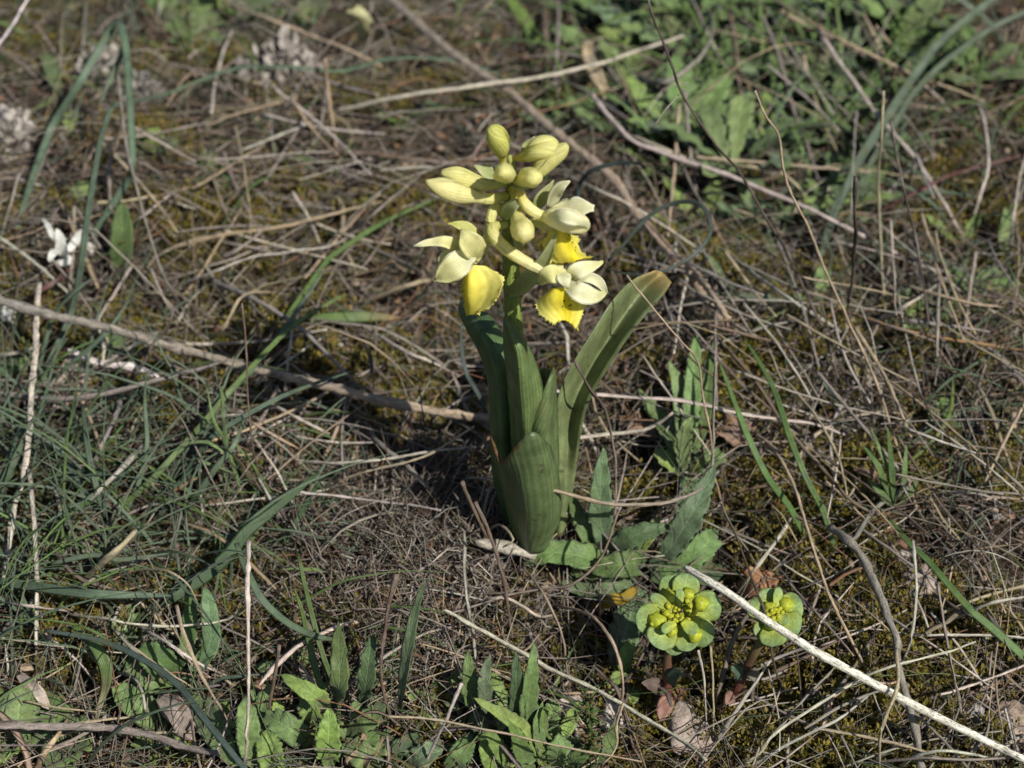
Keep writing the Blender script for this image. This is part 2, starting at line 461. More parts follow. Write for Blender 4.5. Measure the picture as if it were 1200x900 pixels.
def petal(name, ctrl, widths, cols, parent, mat=M_PETAL, cup=-0.12, fold=0.0, tilt=(0, 0, 0), roll=0.0, wave=0.16, ragged=0.02, thick=0.00016, across=9, y0=0.0, step=0.0008):
    pts = np.array([V(*c, y0=y0) for c in ctrl])
    rad = np.array([w / 2 * PXM(q) for w, q in zip(widths, pts)])
    a = smooth(np.hstack([pts, rad[:, None]]), step=step)
    mb = MB()
    ww = np.maximum(a[:, 3] * np.interp(np.linspace(0, 1, len(a)), [0, .5, .8, 1], [.9, .92, .8, .5]), 0.00015)
    strip(mb, a[:, :3], ww, grad(cols, len(a)) if isinstance(cols, list) else cols, nrmz(TOCAM + np.array(tilt)), fold=fold, cup=cup, thick=thick, across=across, wave=wave, nwave=1.6, ragged=ragged, roll=roll, rng=orng, rim=0.22, curl=0.32)
    return mb.build(name, mat, parent, origin=pts[0])
def part(name, parent, at):
    o = bpy.data.objects.new(name, None); COL.objects.link(o); o.parent = parent; o.empty_display_size = 0.005
    o.location = Vector(at) - parent.location
    return o
def netsheet(name, rows, nu, nv, thick, col, parent, mat, ragged=0.0, colfn=None, y0=0.0, wob=0.0):
    net = [[V(*c, y0=y0) for c in r] for r in rows]
    mb = MB(); sheet(mb, net, nu, nv, thick, col, ragged=ragged, rng=orng, colfn=colfn, wob=wob)
    return mb.build(name, mat, parent)

vtube('stem', [(622, 640, 0), (612, 520, 0), (604, 420, -1), (602, 380, -1), (599, 320, 0), (597, 260, 0), (599, 215, 0), (600, 195, 0), (597, 182, 0)],
      [27, 25, 22, 21, 20, 17, 13, 9, 5], [(0.10, 0.15, 0.04), (0.12, 0.18, 0.045), (0.15, 0.22, 0.05), (0.22, 0.28, 0.07), (0.34, 0.36, 0.10)], orchid, M_ORCH, step=0.002)

def leafcol(u, v, base=OLEAF, tip=None, tipat=0.9):
    c = np.tile(np.array(base), (len(u), 1)) * (1 + 0.12 * np.sin(9 * v + 2 * u))[:, None]
    c *= (0.85 + 0.3 * (1 - u))[:, None]
    if tip is not None:
        k = np.clip((u - tipat) / (1 - tipat), 0, 1)[:, None]; c = c * (1 - k) + np.array(tip) * k
    return c
netsheet('leaf', [[(596, 630, 3), (604, 630, 1), (612, 630, 3)], [(578, 560, 5), (592, 560, 2), (608, 560, 4)], [(574, 500, 6), (590, 500, 2), (608, 500, 4)],
                  [(572, 450, 8), (588, 450, 3), (606, 450, 5)], [(562, 415, 10), (578, 412, 6), (598, 415, 7)], [(546, 385, 16), (562, 383, 12), (585, 385, 12)],
                  [(537, 362, 24), (550, 358, 22), (566, 360, 20)], [(545, 345, 32), (548, 343, 31), (552, 345, 30)]], 40, 15, 0.0004, OLEAF, orchid, M_ORCH, colfn=lambda u, v: leafcol(u, v, (0.085, 0.14, 0.05)))
netsheet('leaf', [[(648, 628, 0), (656, 628, -2), (664, 622, 1)], [(652, 560, 2), (662, 560, 2), (674, 558, 2)], [(652, 500, 5), (668, 505, 8), (682, 500, 4)],
                  [(655, 462, 6), (675, 468, 11), (692, 466, 6)], [(672, 425, 9), (692, 432, 16), (712, 432, 9)], [(695, 388, 14), (714, 396, 21), (734, 398, 13)],
                  [(718, 352, 20), (737, 362, 26), (757, 368, 18)], [(742, 328, 27), (757, 336, 31), (777, 346, 24)], [(768, 317, 31), (776, 319, 33), (787, 331, 30)]], 50, 15, 0.0004, OLEAF, orchid, M_ORCH,
         colfn=lambda u, v: leafcol(u, v, (0.15, 0.185, 0.08), (0.30, 0.22, 0.085), 0.9) * (1 + 0.25 * np.clip(-v, 0, 1))[:, None])
netsheet('leaf', [[(652, 505, 0), (645, 505, 5), (636, 500, 6)], [(650, 462, 0), (642, 464, 5), (633, 465, 6)], [(648, 434, -1), (639, 431, 4), (630, 435, 6)]], 14, 9, 0.0004, OLEAF, orchid, M_ORCH, colfn=leafcol)
netsheet('leaf', [[(604, 545, 0), (616, 545, -4), (628, 540, -1)], [(603, 492, -3), (616, 500, -9), (630, 490, -4)], [(597, 455, -3), (613, 457, -10), (637, 463, -5)],
                  [(591, 415, -3), (609, 415, -10), (629, 427, -4)], [(590, 392, -3), (601, 392, -7), (613, 395, -3)], [(591, 371, -3), (592, 370, -3), (594, 371, -3)]], 34, 15, 0.0004, OLEAF, orchid, M_ORCH, colfn=lambda u, v: leafcol(u, v, (0.14, 0.20, 0.07)))
netsheet('leaf', [[(614, 615, -2), (638, 617, -6), (654, 610, -1)], [(612, 560, -3), (638, 560, -7), (655, 550, -2)], [(614, 512, -5), (636, 510, -9), (654, 505, -2)],
                  [(626, 480, -6), (642, 478, -7), (652, 470, 0)], [(640, 450, -5), (646, 450, -4), (651, 448, 0)], [(648, 430, -1), (649, 430, -1), (650, 431, -1)]], 34, 13, 0.0004, OLEAF, orchid, M_ORCH, colfn=lambda u, v: leafcol(u, v, (0.13, 0.18, 0.07)))
def frontcol(u, v):
    c = leafcol(u, v, (0.11, 0.155, 0.062))
    e = (np.clip((u - 0.965) / 0.035, 0, 1) * (v < 0.15))[:, None]
    return c * (1 - e) + np.array((0.15, 0.06, 0.03)) * e
o = netsheet('leaf', [[(606, 642, -3), (614, 646, -8), (624, 647, -11), (634, 646, -10), (642, 638, -7)], [(597, 610, -4), (608, 612, -10), (622, 615, -14), (640, 615, -14), (656, 608, -9)],
                  [(589, 575, -5), (600, 578, -11), (618, 580, -15.5), (638, 580, -15.5), (657, 578, -10)], [(582, 550, -6), (594, 557, -11), (611, 550, -15), (633, 545, -15.5), (653, 549, -11)],
                  [(575, 510, -8), (587, 541, -11), (603, 524, -14), (624, 506, -14), (645, 522, -11)]], 34, 25, 0.00045, OLEAF, orchid, M_ORCH, colfn=frontcol)
o['label'] = 'broad front leaf with a broken notched brown-rimmed top'

def bud(ctrl, widths, cols, seams=2, seed=0):
    """closed bud: body on its ovary with overlapping sepals as sub-parts"""
    b = vtube('bud', ctrl, [q * .86 for q in widths], cols, orchid, M_PETAL if seams else M_BUD, rough=0.03 if not seams else 0.012, ribs=(3, .05, 1.0))
    pts = np.array([V(*c) for c in ctrl]); rad = np.array([w * .86 / 2 * PXM(q) for w, q in zip(widths, pts)])
    a = smooth(np.hstack([pts, rad[:, None]]), step=0.0007)
    a = a[int(len(a) * 0.32):]
    t, s, n = frames(a[:, :3], [0.13, 0.21, 1])
    rg = np.random.RandomState(seed + 50)
    for q in range(seams):
        th0 = rg.uniform(0, 6.28) if q == 0 else th0 + 6.283 / seams
        sp = np.sin(np.linspace(0.35, math.pi - 0.05, len(a))) * 1.05
        nets = []
        for ii in range(len(a)):
            r = a[ii, 3] * 1.015 + 0.00010
            th = th0 + np.linspace(-1, 1, 9) * (0.35 + sp[ii])
            nets.append(a[ii, :3] + r * (np.cos(th)[:, None] * s[ii] + np.sin(th)[:, None] * n[ii]))
        mb = MB(); sheet(mb, nets, len(a), 9, 0.00012, grad([np.array(cols[-1]) * 0.97, np.array(cols[-1]) * 1.03], len(a)).mean(0))
        sb = mb.build('sepal', M_PETAL); sb.parent = b; sb.location = -Vector(b.location)
    return b
G1 = (0.70, 0.70, 0.20); G2 = (0.85, 0.82, 0.34)
bud([(590, 196, 0), (589, 184, 0), (586, 169, -1), (580, 156, -2), (574, 148.5, -2)], [7, 12, 26, 25, 7], [YEL, G1, G1], seed=1)
bud([(604, 186, 0), (620, 181, -3), (634, 173, -4), (648, 172, -4), (655, 173, -4)], [8, 18, 30, 24, 6], [YEL, G1, G2], seed=2)
bud([(618, 212, -3), (630, 201, -5), (645, 187, -5), (657, 177, -5), (665, 170, -5)], [8, 18, 22, 19, 6], [G1, G2, G2], seed=3)
bud([(598, 208, -1), (596, 205, -5), (592, 203, -9), (591, 202, -12), (590, 202, -14), (590, 202, -15)], [10, 20, 27, 25, 17, 6], [G1, G2, G2], seams=0, seed=4)
bud([(605, 214, -2), (612, 211, -6), (620, 208, -9), (624, 208, -11), (627, 208, -12.5), (629, 208, -13)], [10, 20, 28, 25, 17, 6], [G1, G2, G2], seams=0, seed=5)
bud([(593, 229, -1), (575, 233, -4), (555, 230, -6), (535, 226, -8), (516, 219, -9), (499, 212.5, -9)], [12, 15, 17, 27, 25, 5], [G1, G2, G2, PALE], seed=6)
bud([(592, 214, -1), (574, 217, -2), (556, 214, -3), (535, 206, -4), (517, 202, -4)], [10, 13, 21, 23, 5], [G1, G2, G2], seed=7)
bud([(599, 220, -2), (604, 238, -4), (608, 258, -8), (612, 269, -11), (613, 272, -14), (613, 273, -16), (613, 273, -17)], [9, 11, 22, 33, 31, 21, 6], [YEL, G2, PALE], seams=0, seed=8)

# small green bracts along the stem
for ctrl, w in (([(582, 208, 1), (568, 200, 1), (556, 194, 1)], [10, 17, 2]), ([(613, 184, 1), (620, 170, 2), (627, 160, 2)], [9, 15, 2]), ([(590, 257, -3), (597, 245, -6), (606, 237, -7), (615, 231, -7)], [8, 19, 14, 1.5]),
                ([(603, 216, -4), (611, 219, -9), (622, 220, -11)], [8, 16, 3]), ([(626, 244, -1), (637, 230, -1), (649, 211, 0)], [9, 17, 2]), ([(596, 345, -4), (613, 334, -8.5), (634, 311, -11.5), (647, 286, -12.5), (653, 266, -12.5)], [9, 22, 20, 11, 1.5]),
                ([(593, 262, -1), (582, 268, -4), (576, 278, -3)], [7, 11, 2]), ([(600, 268, -1), (607, 285, -4), (606, 300, -5)], [6, 11, 2])):
    petal('bract', ctrl, w, [(0.42, 0.48, 0.19), (0.55, 0.59, 0.26), (0.62, 0.64, 0.34)], orchid, M_OBRACT, cup=0.15)

def lipfn(edge=1.0, cx=-0.35):
    def f(u, v):
        d = np.clip(np.abs(v - cx) / 1.1, 0, 1)[:, None]
        return np.array(LIPY) * (1 - d) + np.array(LIPP) * d
    return f
def freckles(lip, at_, side, r0=1.4):
    """small dark spots pressed onto the lip at places of its own grid"""
    g, nm = GR[lip.name]
    for (u, v, r) in at_:
        a, b = int(u * (g.shape[0] - 1)), int(v * (g.shape[1] - 1)); n = nm[a, b] * (1 if nm[a, b] @ TOCAM > 0 else -1)
        c = g[a, b] + n * 0.00024; rr = r * r0 * PXM(c); mb = MB()
        s_ = nrmz(np.cross(n, [0.3, 0.2, 1])); t_ = np.cross(n, s_)
        th = np.linspace(0, 6.283, 8, endpoint=False); ring = c + rr * (np.cos(th)[:, None] * s_ + np.sin(th)[:, None] * t_)
        f_ = np.array([[a_, (a_ + 1) % 8, 8] for a_ in range(8)])
        mb.add(np.vstack([ring, [c + n * rr * 0.4]]), [f_], (0.05, 0.03, 0.012), np.zeros((9, 3)))
        o = mb.build('spot', M_PETAL); o.parent = lip; o.location = -Vector(lip.location) - lip.parent.location - orchid.location
GR = {}
# left open flower
f = part('flower', orchid, V(553, 303, -8)); f['label'] = 'open flower on the left facing left with hanging yellow lip'
def setp(o, f):
    o.parent = f; o.location = Vector(o.location) + orchid.location - f.location - (Vector((0, 0, 0)))
    return o
def fp(name, ctrl, w, cols, **k): return setp(petal(name, ctrl, w, cols, orchid, **k), f)
def ft(name, ctrl, w, cols): return setp(vtube(name, ctrl, w, cols, orchid, ribs=(6, .06, 2.2) if name == 'ovary' else None), f)
def fl(rows, cx, **k):
    o = setp(netsheet('lip', rows, 44, 44, 0.00022, LIPY, orchid, M_LIP, ragged=0.0007, colfn=lipfn(cx=cx), **k), f)
    GR[o.name] = (LASTGRID[0].copy(), LASTGRID[1].copy()); return o
ft('ovary', [(592, 252, 0), (581, 243, -2), (576, 252, -4), (573, 272, -5), (567, 290, -6), (554, 308, -8)], [9, 11, 12, 12, 12, 9], [G1, G2, G2, PALE])
fp('sepal', [(562, 277, -3), (547, 267, -3), (535, 263, -3), (525, 262, -4)], [10, 15, 10, 2], [G2, G1])
fp('sepal', [(549, 297, -7), (535, 288, -9), (520, 283, -10), (505, 284, -10), (494, 286, -11), (484, 289, -11)], [8, 17, 15, 11, 9, 2], [(0.5, 0.55, 0.3), PALE, CREAM], cup=-0.16, fold=-.12)
fp('petal', [(548, 302, -7), (532, 300, -8), (520, 303, -8), (512, 314, -8)], [10, 18, 16, 3], [CREAM, PALE])
fp('sepal', [(557, 299, -9), (546, 303, -12), (533, 312, -15), (520, 322, -15), (509, 328, -14)], [12, 28, 36, 31, 4], [CREAM, CREAM, PALE, PALE], cup=-0.18, fold=-.12)
fp('petal', [(566, 302, -7), (557, 292, -11), (547, 279, -12), (540, 268, -10)], [16, 33, 30, 4], [G2, PALE, PALE], cup=-0.18, fold=-.12)
L = fl([[(545, 318, -7), (550, 312, -11), (560, 311, -11), (571, 313, -11)], [(542, 330, -6), (549, 328, -14), (569, 329, -13), (589, 324, -14)], [(543, 345, -6), (548, 345, -15), (568, 346, -13.5), (588, 343, -16)],
        [(545, 356, -7), (549, 358, -14), (563, 359, -13), (578, 356, -15)], [(546, 366, -8), (549, 369, -12), (556, 368, -12), (563, 366, -13)]], -0.33)
freckles(L, [(.2, .2, 1.5), (.35, .22, 1.1), (.45, .26, 1), (.5, .17, 1.1), (.62, .3, .9), (.7, .24, 1), (.3, .15, 1), (.55, .33, .8), (.42, .12, 1)], 1)
# right upper flower
f = part('flower', orchid, V(645, 255, -8)); f['label'] = 'half-open upper flower on the right with bright yellow lip below'
ft('ovary', [(600, 222, -2), (609, 221, -6), (612, 233, -7), (624, 247, -8), (643, 256, -8)], [9, 10, 11, 13, 12], [YEL, YEL, PALE, PALE])
fp('sepal', [(644, 244, -4), (649, 231, -4), (657, 219, -5), (668, 212, -5)], [10, 16, 16, 5], [CREAM, CREAM], cup=-0.18, fold=-.12)
fp('petal', [(645, 251, -6), (662, 246, -7), (680, 243, -8), (696, 244, -9)], [14, 26, 27, 16], [PALE, CREAM, CREAM], ragged=0.12, wave=0.25)
fp('sepal', [(622, 259, -4), (640, 264, -6), (657, 269, -7)], [8, 15, 5], [G2, PALE])
ft('hood', [(640, 254, -8), (652, 255, -11), (668, 259, -12), (682, 263, -12), (690, 265, -11)], [13, 25, 29, 22, 5], [PALE, CREAM, PALE])
fp('sepal', [(643, 253, -12), (658, 253, -16), (676, 258, -17), (691, 266, -14)], [8, 18, 16, 3], [CREAM, CREAM], cup=-0.35)
fp('petal', [(655, 266, -6), (668, 268, -8), (684, 262, -8)], [10, 16, 6], [G2, G2])
L = fl([[(644, 272, -5), (652, 269, -8), (661, 266, -8), (667, 272, -5)], [(638, 285, -6), (650, 285, -10), (662, 281, -10), (677, 286, -5)], [(637, 298, -8), (653, 299, -10.5), (668, 295, -10), (682, 297, -6)], [(643, 306, -10), (660, 308, -10), (678, 305, -10), (691, 303, -8)]], 0.2)
freckles(L, [(.2, .72, 1), (.4, .78, 1.1), (.55, .82, 1), (.3, .65, .8), (.65, .75, .8)], 1)
# right lower flower
f = part('flower', orchid, V(660, 325, -13)); f['label'] = 'open lower flower on the right with broad frilled yellow lip'
ft('ovary', [(591, 263, -2), (578, 267, -6), (580, 278, -9), (597, 295, -10), (622, 310, -11), (648, 322, -12)], [10, 13, 14, 14, 13, 9], [G1, G2, PALE, CREAM])
fp('petal', [(650, 322, -10), (652, 310, -9), (662, 303, -8)], [14, 22, 8], [G2, PALE])
fp('petal', [(664, 330, -13), (674, 319, -15), (688, 313, -14), (699, 310, -13), (707, 307, -12)], [12, 22, 20, 12, 7], [PALE, CREAM, PALE], cup=-0.2, fold=-.1)
fp('sepal', [(670, 330, -12), (688, 325, -13), (702, 331, -13), (711, 344, -12)], [8, 13, 13, 6], [CREAM, CREAM], cup=0.3)
fp('sepal', [(662, 331, -15), (674, 340, -19), (690, 346, -19), (703, 346, -18), (711, 342, -16)], [12, 24, 25, 17, 5], [CREAM, CREAM, PALE], cup=-0.16, fold=-.12)
fp('sepal', [(664, 324, -14), (650, 321, -17), (640, 324, -17), (631, 332, -15)], [12, 24, 22, 11], [PALE, G2], cup=-0.16, wave=0.2)
fp('petal', [(663, 316, -12), (661, 326, -18), (666, 338, -19)], [14, 21, 11], [CREAM, CREAM], cup=-0.35)
L = fl([[(642, 344, -14), (650, 338, -17), (662, 338, -17), (673, 346, -15)], [(629, 355, -15), (645, 350, -18), (664, 352, -18), (683, 360, -16)], [(633, 369, -18), (649, 365, -18.5), (664, 364, -18), (682, 372, -18)], [(648, 380, -21), (656, 377, -20), (664, 377, -19), (676, 385, -20)]], 0.2)
freckles(L, [(.35, .6, .9), (.5, .66, .9), (.55, .55, .8), (.45, .72, .8)], 1)

# ------------------------------------------------------------------ two sun spurges
def spurge(label, foot, centre, bracts, balls, glands, stem_ctrl, leaves, seed):
    rg = np.random.RandomState(seed)
    b = P(*foot, 0); y0 = b[1]
    root = empty('sun_spurge', b, label, 'spurge', 'sun spurges right of the orchid')
    c = V(*centre, y0=y0); dep = np.dot(c - CAM, FW)
    def Q(px, py, off=0.0):                        # point on the head, off mm towards the lens side of the cup
        d = ray(px, py); return CAM + d * ((dep - off / 1000 + (py - centre[1]) * -0.00006) / 1.0)
    pts = np.array([b - [0, 0, 0.003]] + [V(*q, y0=y0) for q in stem_ctrl] + [Q(*centre, -3)])
    a = smooth(pts, step=0.002); mb = MB()
    tube(mb, a, np.linspace(0.0012, 0.0010, len(a)), grad([(0.14, 0.05, 0.045), (0.16, 0.07, 0.05), (0.14, 0.17, 0.06)], len(a)), k=9, rough=0.03)
    mb.build('stem', M_ORCH, root, origin=b)
    for (p0, p1, w, deep) in bracts:
        p0 = np.array(p0, float); p1 = np.array(p1, float)
        ctrl = [Q(*p0, -deep), Q(*(p0 * 0.6 + p1 * 0.4), 0.3 - deep), Q(*(p0 * 0.25 + p1 * 0.75), 0.9 - deep), Q(*p1, 1.2 - deep)]
        a = smooth(ctrl, n=20); u = np.linspace(0, 1, 20)
        wid = w / 2 * PXM(c) * np.where(u < .62, .5 + .5 * np.sin(np.clip(u / .62, 0, 1) * math.pi / 2) ** 1.3, np.sqrt(np.maximum(.03, 1 - ((u - .62) / .385) ** 2)))
        mb = MB()
        strip(mb, a[:, :3], wid, grad([(0.48, 0.52, 0.05), (0.40, 0.47, 0.08), (0.31, 0.41, 0.12), (0.20, 0.31, 0.13)], 20), nrmz(TOCAM + rg.uniform(-.25, .25, 3)), cup=0.05, fold=0.02, thick=0.0002, across=11, wave=0.06, nwave=2, rng=rg)
        mb.build('bract', M_BRACT, root, origin=ctrl[0])
    for (px, py, r) in balls:
        q = Q(px, py, -0.1); R = r * 1.15 * PXM(q)
        t = np.linspace(0.08, math.pi - 0.08, 11)
        ax = nrmz(TOCAM + np.array([rg.uniform(-.3, .3), 0, rg.uniform(-.3, .3)]))
        p = q + ax * (-np.cos(t) * R)[:, None]
        mb = MB(); tube(mb, p, np.sin(t) * R * 0.95 + 1e-5, (0.42, 0.47, 0.04), k=14, rough=0.05, rng=rg)
        mb.build('seed_capsule', M_BRACT, root, origin=q)
    for (px, py, r) in list(glands) + [(centre[0] + 9 * math.cos(q_) * (.4 + .6 * (q_ % 1)), centre[1] + 9 * math.sin(q_) * (.4 + .6 * (q_ % 1)), 2.6) for q_ in np.arange(9) * 2.4]:
        q = Q(px, py, 1.2 + rg.uniform(-.6, .8)); R = r * 1.15 * PXM(q)
        t = np.linspace(0.1, math.pi - 0.1, 7)
        ax = nrmz(TOCAM + rg.uniform(-.8, .8, 3))
        mb = MB(); tube(mb, q + ax * (-np.cos(t) * R * 0.7)[:, None], np.sin(t) * R + 1e-5, (0.46, 0.47, 0.035), k=9, rough=0.08, rng=rg)
        mb.build('gland', M_BRACT, root, origin=q)
    for (p0, p1, w, col) in leaves:
        ctrl = np.array([V(*p0, y0=y0), V((p0[0] + p1[0]) / 2, (p0[1] + p1[1]) / 2 - 2, (p0[2] + p1[2]) / 2, y0=y0), V(*p1, y0=y0)])
        a = smooth(ctrl, n=12); mb = MB()
        strip(mb, a, w / 2 * PXM(b) * np.array([.2, .5, .75, .92, 1, 1, .98, .92, .82, .66, .42, .1]), col, nrmz(TOCAM + np.array([0, 0, .6])), cup=0.2, wave=0.1, rng=rg)
        mb.build('leaf', M_BRACT, root, origin=ctrl[0])
    return root
RED = (0.22, 0.09, 0.07); BLG = (0.10, 0.15, 0.10)
spurge('larger sun spurge with round green bracts and yellow-green centre, left of the white twig tip', (783, 832), (795, 722),
       [((793, 728), (789, 768), 28, 4), ((792, 714), (782, 674), 29, 2.5), ((789, 716), (763, 697), 15, -0.5), ((787, 722), (745, 727), 40, 1), ((788, 719), (752, 734), 20, 3), ((789, 728), (766, 757), 38, 1), ((797, 730), (808, 763), 30, 2), ((799, 727), (835, 750), 37, 1),
        ((799, 713), (806, 672), 34, 1), ((801, 718), (845, 706), 42, 1.5), ((796, 712), (797, 690), 11, -1), ((792, 730), (775, 739), 14, -1.5), ((800, 728), (816, 742), 17, -2)],
       [(784, 699, 9), (806, 696, 7), (821, 707, 8.5), (770, 727, 9.5), (787, 739, 6.5), (814, 743, 8)],
       [(783, 710, 3.2), (789, 709, 3), (792, 712, 2.8), (805, 704, 3), (808, 711, 3.2), (814, 717, 3), (803, 713, 2.6), (781, 719, 3.4), (786, 722, 3.4), (790, 728, 3), (784, 730, 2.8), (806, 726, 3.2), (804, 733, 3), (809, 730, 2.8), (794, 721, 2.8), (764, 731, 2.6), (812, 720, 2.5), (778, 716, 2.4)],
       [(782, 800, 0), (783, 770, 0), (789, 745, 0)], [((782, 812, 0), (752, 800, -3), 20, (0.16, 0.12, 0.10)), ((783, 800, -1), (800, 787, -4), 20, BLG), ((783, 815, -2), (774, 845, -9), 20, (0.38, 0.21, 0.16)), ((783, 820, 0), (805, 812, 3), 16, RED)], 31)
spurge('smaller sun spurge crossed by the white speckled twig', (856, 832), (908, 722),
       [((904, 728), (886, 746), 26, 3.5), ((905, 716), (895, 690), 27, 2), ((902, 722), (878, 706), 28, 2), ((909, 714), (913, 688), 12, -0.5), ((911, 716), (940, 706), 34, 1), ((911, 726), (938, 738), 35, 1.5), ((907, 728), (905, 758), 34, 1.5), ((909, 722), (925, 729), 14, -1.5)],
       [(902, 713, 7.5), (921, 708, 8.5), (905, 731, 8)], [(906, 718, 3), (911, 717, 3), (914, 713, 2.8), (912, 722, 3.2), (906, 724, 3), (917, 717, 2.6), (900, 720, 2.6), (910, 729, 2.8)],
       [(866, 805, 0), (878, 778, 0), (893, 750, 0)], [((862, 815, 0), (848, 826, -6), 16, (0.38, 0.22, 0.17)), ((870, 795, -1), (856, 782, -3), 16, BLG), ((876, 785, 0), (888, 800, -4), 15, (0.22, 0.2, 0.15)), ((858, 828, 0), (846, 848, -6), 16, RED)], 32)
# ------------------------------------------------------------------ single stems, twigs and blades that stand out
srng = np.random.RandomState(77)
def strand_pts(ctrl, h0, h1, w, bulge=0.0, step=0.0016, wob=0.00022):
    n = len(ctrl); pts = []
    ws = np.interp(np.linspace(0, 1, n), np.linspace(0, 1, len(w)), w) if isinstance(w, (list, tuple)) else np.full(n, float(w))
    hs = np.interp(np.linspace(0, 1, n), np.linspace(0, 1, len(h0)), h0) if isinstance(h0, (list, tuple)) else np.linspace(h0, h1, n)
    # smooth the height above datum: a stem is stiff and does not follow every dip of the ground
    q = np.array([P(c[0], c[1], hh) for c, hh in zip(ctrl, hs)])
    gz = H(q[:, 0], q[:, 1]); fit = np.polyval(np.polyfit(np.linspace(0, 1, n), gz, min(2, n - 1)), np.linspace(0, 1, n))
    for c, hh, z in zip(ctrl, hs, fit):
        d = ray(c[0], c[1]); t = (z + hh / 1000 - CAM[2]) / d[2]; pts.append(CAM + t * d)
    pts = np.array(pts)
    rad = np.array([ww / 2 * PXM(p) for ww, p in zip(ws, pts)])
    a = smooth(np.hstack([pts, rad[:, None]]), step=step)
    m = len(a); f = np.zeros((m, 3))
    for fr, am in ((0.06, 0.8), (0.2, 0.5), (0.5, 0.3)):
        kk = max(3, int(m * fr))
        nn = np.stack([np.interp(np.linspace(0, 1, m), np.linspace(0, 1, kk), srng.normal(0, 1, kk)) for _ in range(3)], 1)
        f += nn * wob * am
    a[:, :3] += f
    return a[:, :3], np.maximum(a[:, 3], 0.00008)
def shade(c, s=0.12):
    return np.clip(np.array(c) * (1 + srng.uniform(-s, s)) * (1 + srng.uniform(-.06, .06, 3)), 0.01, 0.9)
def stem(label, ctrl, h, w, c='g', name='dry_stem', cat='dry stem', group='dry stems in the thatch', mat=None, knots=0.0, c2=None, wob=0.0002, rough=0.11, parent=None):
    """a dry stalk or twig: h = heights above the ground in mm, w = thickness in photograph pixels"""
    w = list(w) if isinstance(w, (list, tuple)) else [w * .95, w * .9, w * .85, w * .6]
    p, r = strand_pts(ctrl, [q + 7.0 for q in h], 0, w, wob=wob)
    col = shade(CC[c]); 
    if c2: col = grad([col, shade(CC[c2])], len(p))
    mb = MB(); tube(mb, p, r, col, k=8 if max(w) > 6 else 6, rough=rough, rng=srng, lump=knots)
    o = mb.build(name, mat or M_DRY, parent, origin=p[0])
    return tag(o, label, cat, group) if parent is None else o
def blade(label, ctrl, h, w, c='B', name='grass_shoot', cat='grass', group='single green grass shoots', parent=None, c2=None, tip=0.12, base=0.75, roll=0.0, fold=0.3, step=0.0018):
    """a grass leaf from its foot to its tip"""
    wl = list(w) if isinstance(w, (list, tuple)) else None
    p, r = strand_pts(ctrl, list(h), 0, wl if wl else w, step=step, wob=0.0001)
    n = len(p); u = np.linspace(0, 1, n)
    if wl is None: r = r * np.interp(u, [0, 0.15, 0.6, 0.9, 1], [base, 1, 1, 0.55, tip])
    col = shade(CC[c])
    col = grad([col, col, shade(CC[c2])], n) if c2 else grad([col * 0.9, col, col * 1.08], n)
    up = nrmz(TOCAM + srng.uniform(-.35, .35, 3))
    mb = MB(); strip(mb, p, r, col, up, fold=fold, thick=0.00016, across=5, roll=np.linspace(0, roll, n), rng=srng)
    o = mb.build(name, M_BLADE, parent, origin=p[0])
    return tag(o, label, cat, group) if parent is None else o
TW = dict(name='twig', cat='twig', group='loose twigs on the ground')

# ---- big twigs and sticks
stem('long grey twig lying from the left edge to the foot of the orchid', [(-30, 343), (60, 370), (110, 380), (180, 400), (240, 415), (300, 432), (350, 445), (400, 457), (450, 470), (520, 483), (592, 493)], [14, 14, 13, 12, 8], [10, 9.5, 9, 10, 8], 'g', mat=M_WOOD, knots=0.2, c2='s', **TW)
stem('short dark side twig crossing the long grey twig at the left', [(204, 358), (196, 385), (181, 402), (170, 425), (156, 442), (148, 452)], [24, 15, 10, 6], [3, 5, 4], 'd', **TW)
stem('thinner crooked grey twig below the long twig at the left edge', [(-20, 458), (50, 467), (90, 467), (130, 460), (160, 452), (200, 441), (250, 428), (262, 420)], [13, 12, 11, 9], [8, 8, 7, 4], 'g', mat=M_WOOD, knots=0.2, **TW)
stem('speckled white twig slanting across the lower right over the small spurge', [(803, 664), (830, 680), (860, 698), (900, 727), (960, 764), (1000, 787), (1060, 820), (1120, 850), (1215, 897)], [46, 44, 40, 32, 22, 12, 4], [7, 9, 9, 9.5, 9, 8], 'w', mat=M_SPECK, wob=0.00012, rough=0.05, **TW)
stem('crooked weathered twig crossing under the white twig at the right', [(972, 614), (985, 628), (1000, 640), (1015, 660), (1030, 695), (1045, 730), (1053, 755), (1056, 790), (1066, 822), (1075, 860), (1084, 905)], [12, 14, 13, 10, 6, 4], [7, 9, 8, 7, 8], 'g', mat=M_WOOD, knots=0.3, wob=0.0005, **TW)
stem('thick grey dead stalk running diagonally behind the flowers', [(452, -8), (500, 35), (540, 68), (600, 110), (640, 145), (680, 175), (720, 210), (750, 255), (800, 310), (850, 380), (862, 392)], [8, 8, 7, 5, 1], [10, 9, 9, 10, 8], 'g', c2='s', mat=M_WOOD, **TW)
stem('pale bleached stalk running up the left side beside the grass', [(45, 333), (42, 400), (38, 450), (33, 520), (28, 560), (14, 605), (3, 685)], [18, 16, 13, 9, 5], [7, 8, 8, 7], 'p', mat=M_SPECK, **TW)
stem('short forked lower arm of the pale bleached stalk at the left', [(33, 552), (38, 600), (41, 660), (43, 757)], [10, 9, 8, 5], [6, 6, 5], 'p', mat=M_SPECK, **TW)
stem('horizontal grey twig low at the bottom left corner', [(-20, 850), (70, 851), (130, 853), (180, 862), (230, 878), (258, 884)], [10, 9, 8, 6], [8, 9, 8, 6], 'g', mat=M_WOOD, knots=0.15, **TW)
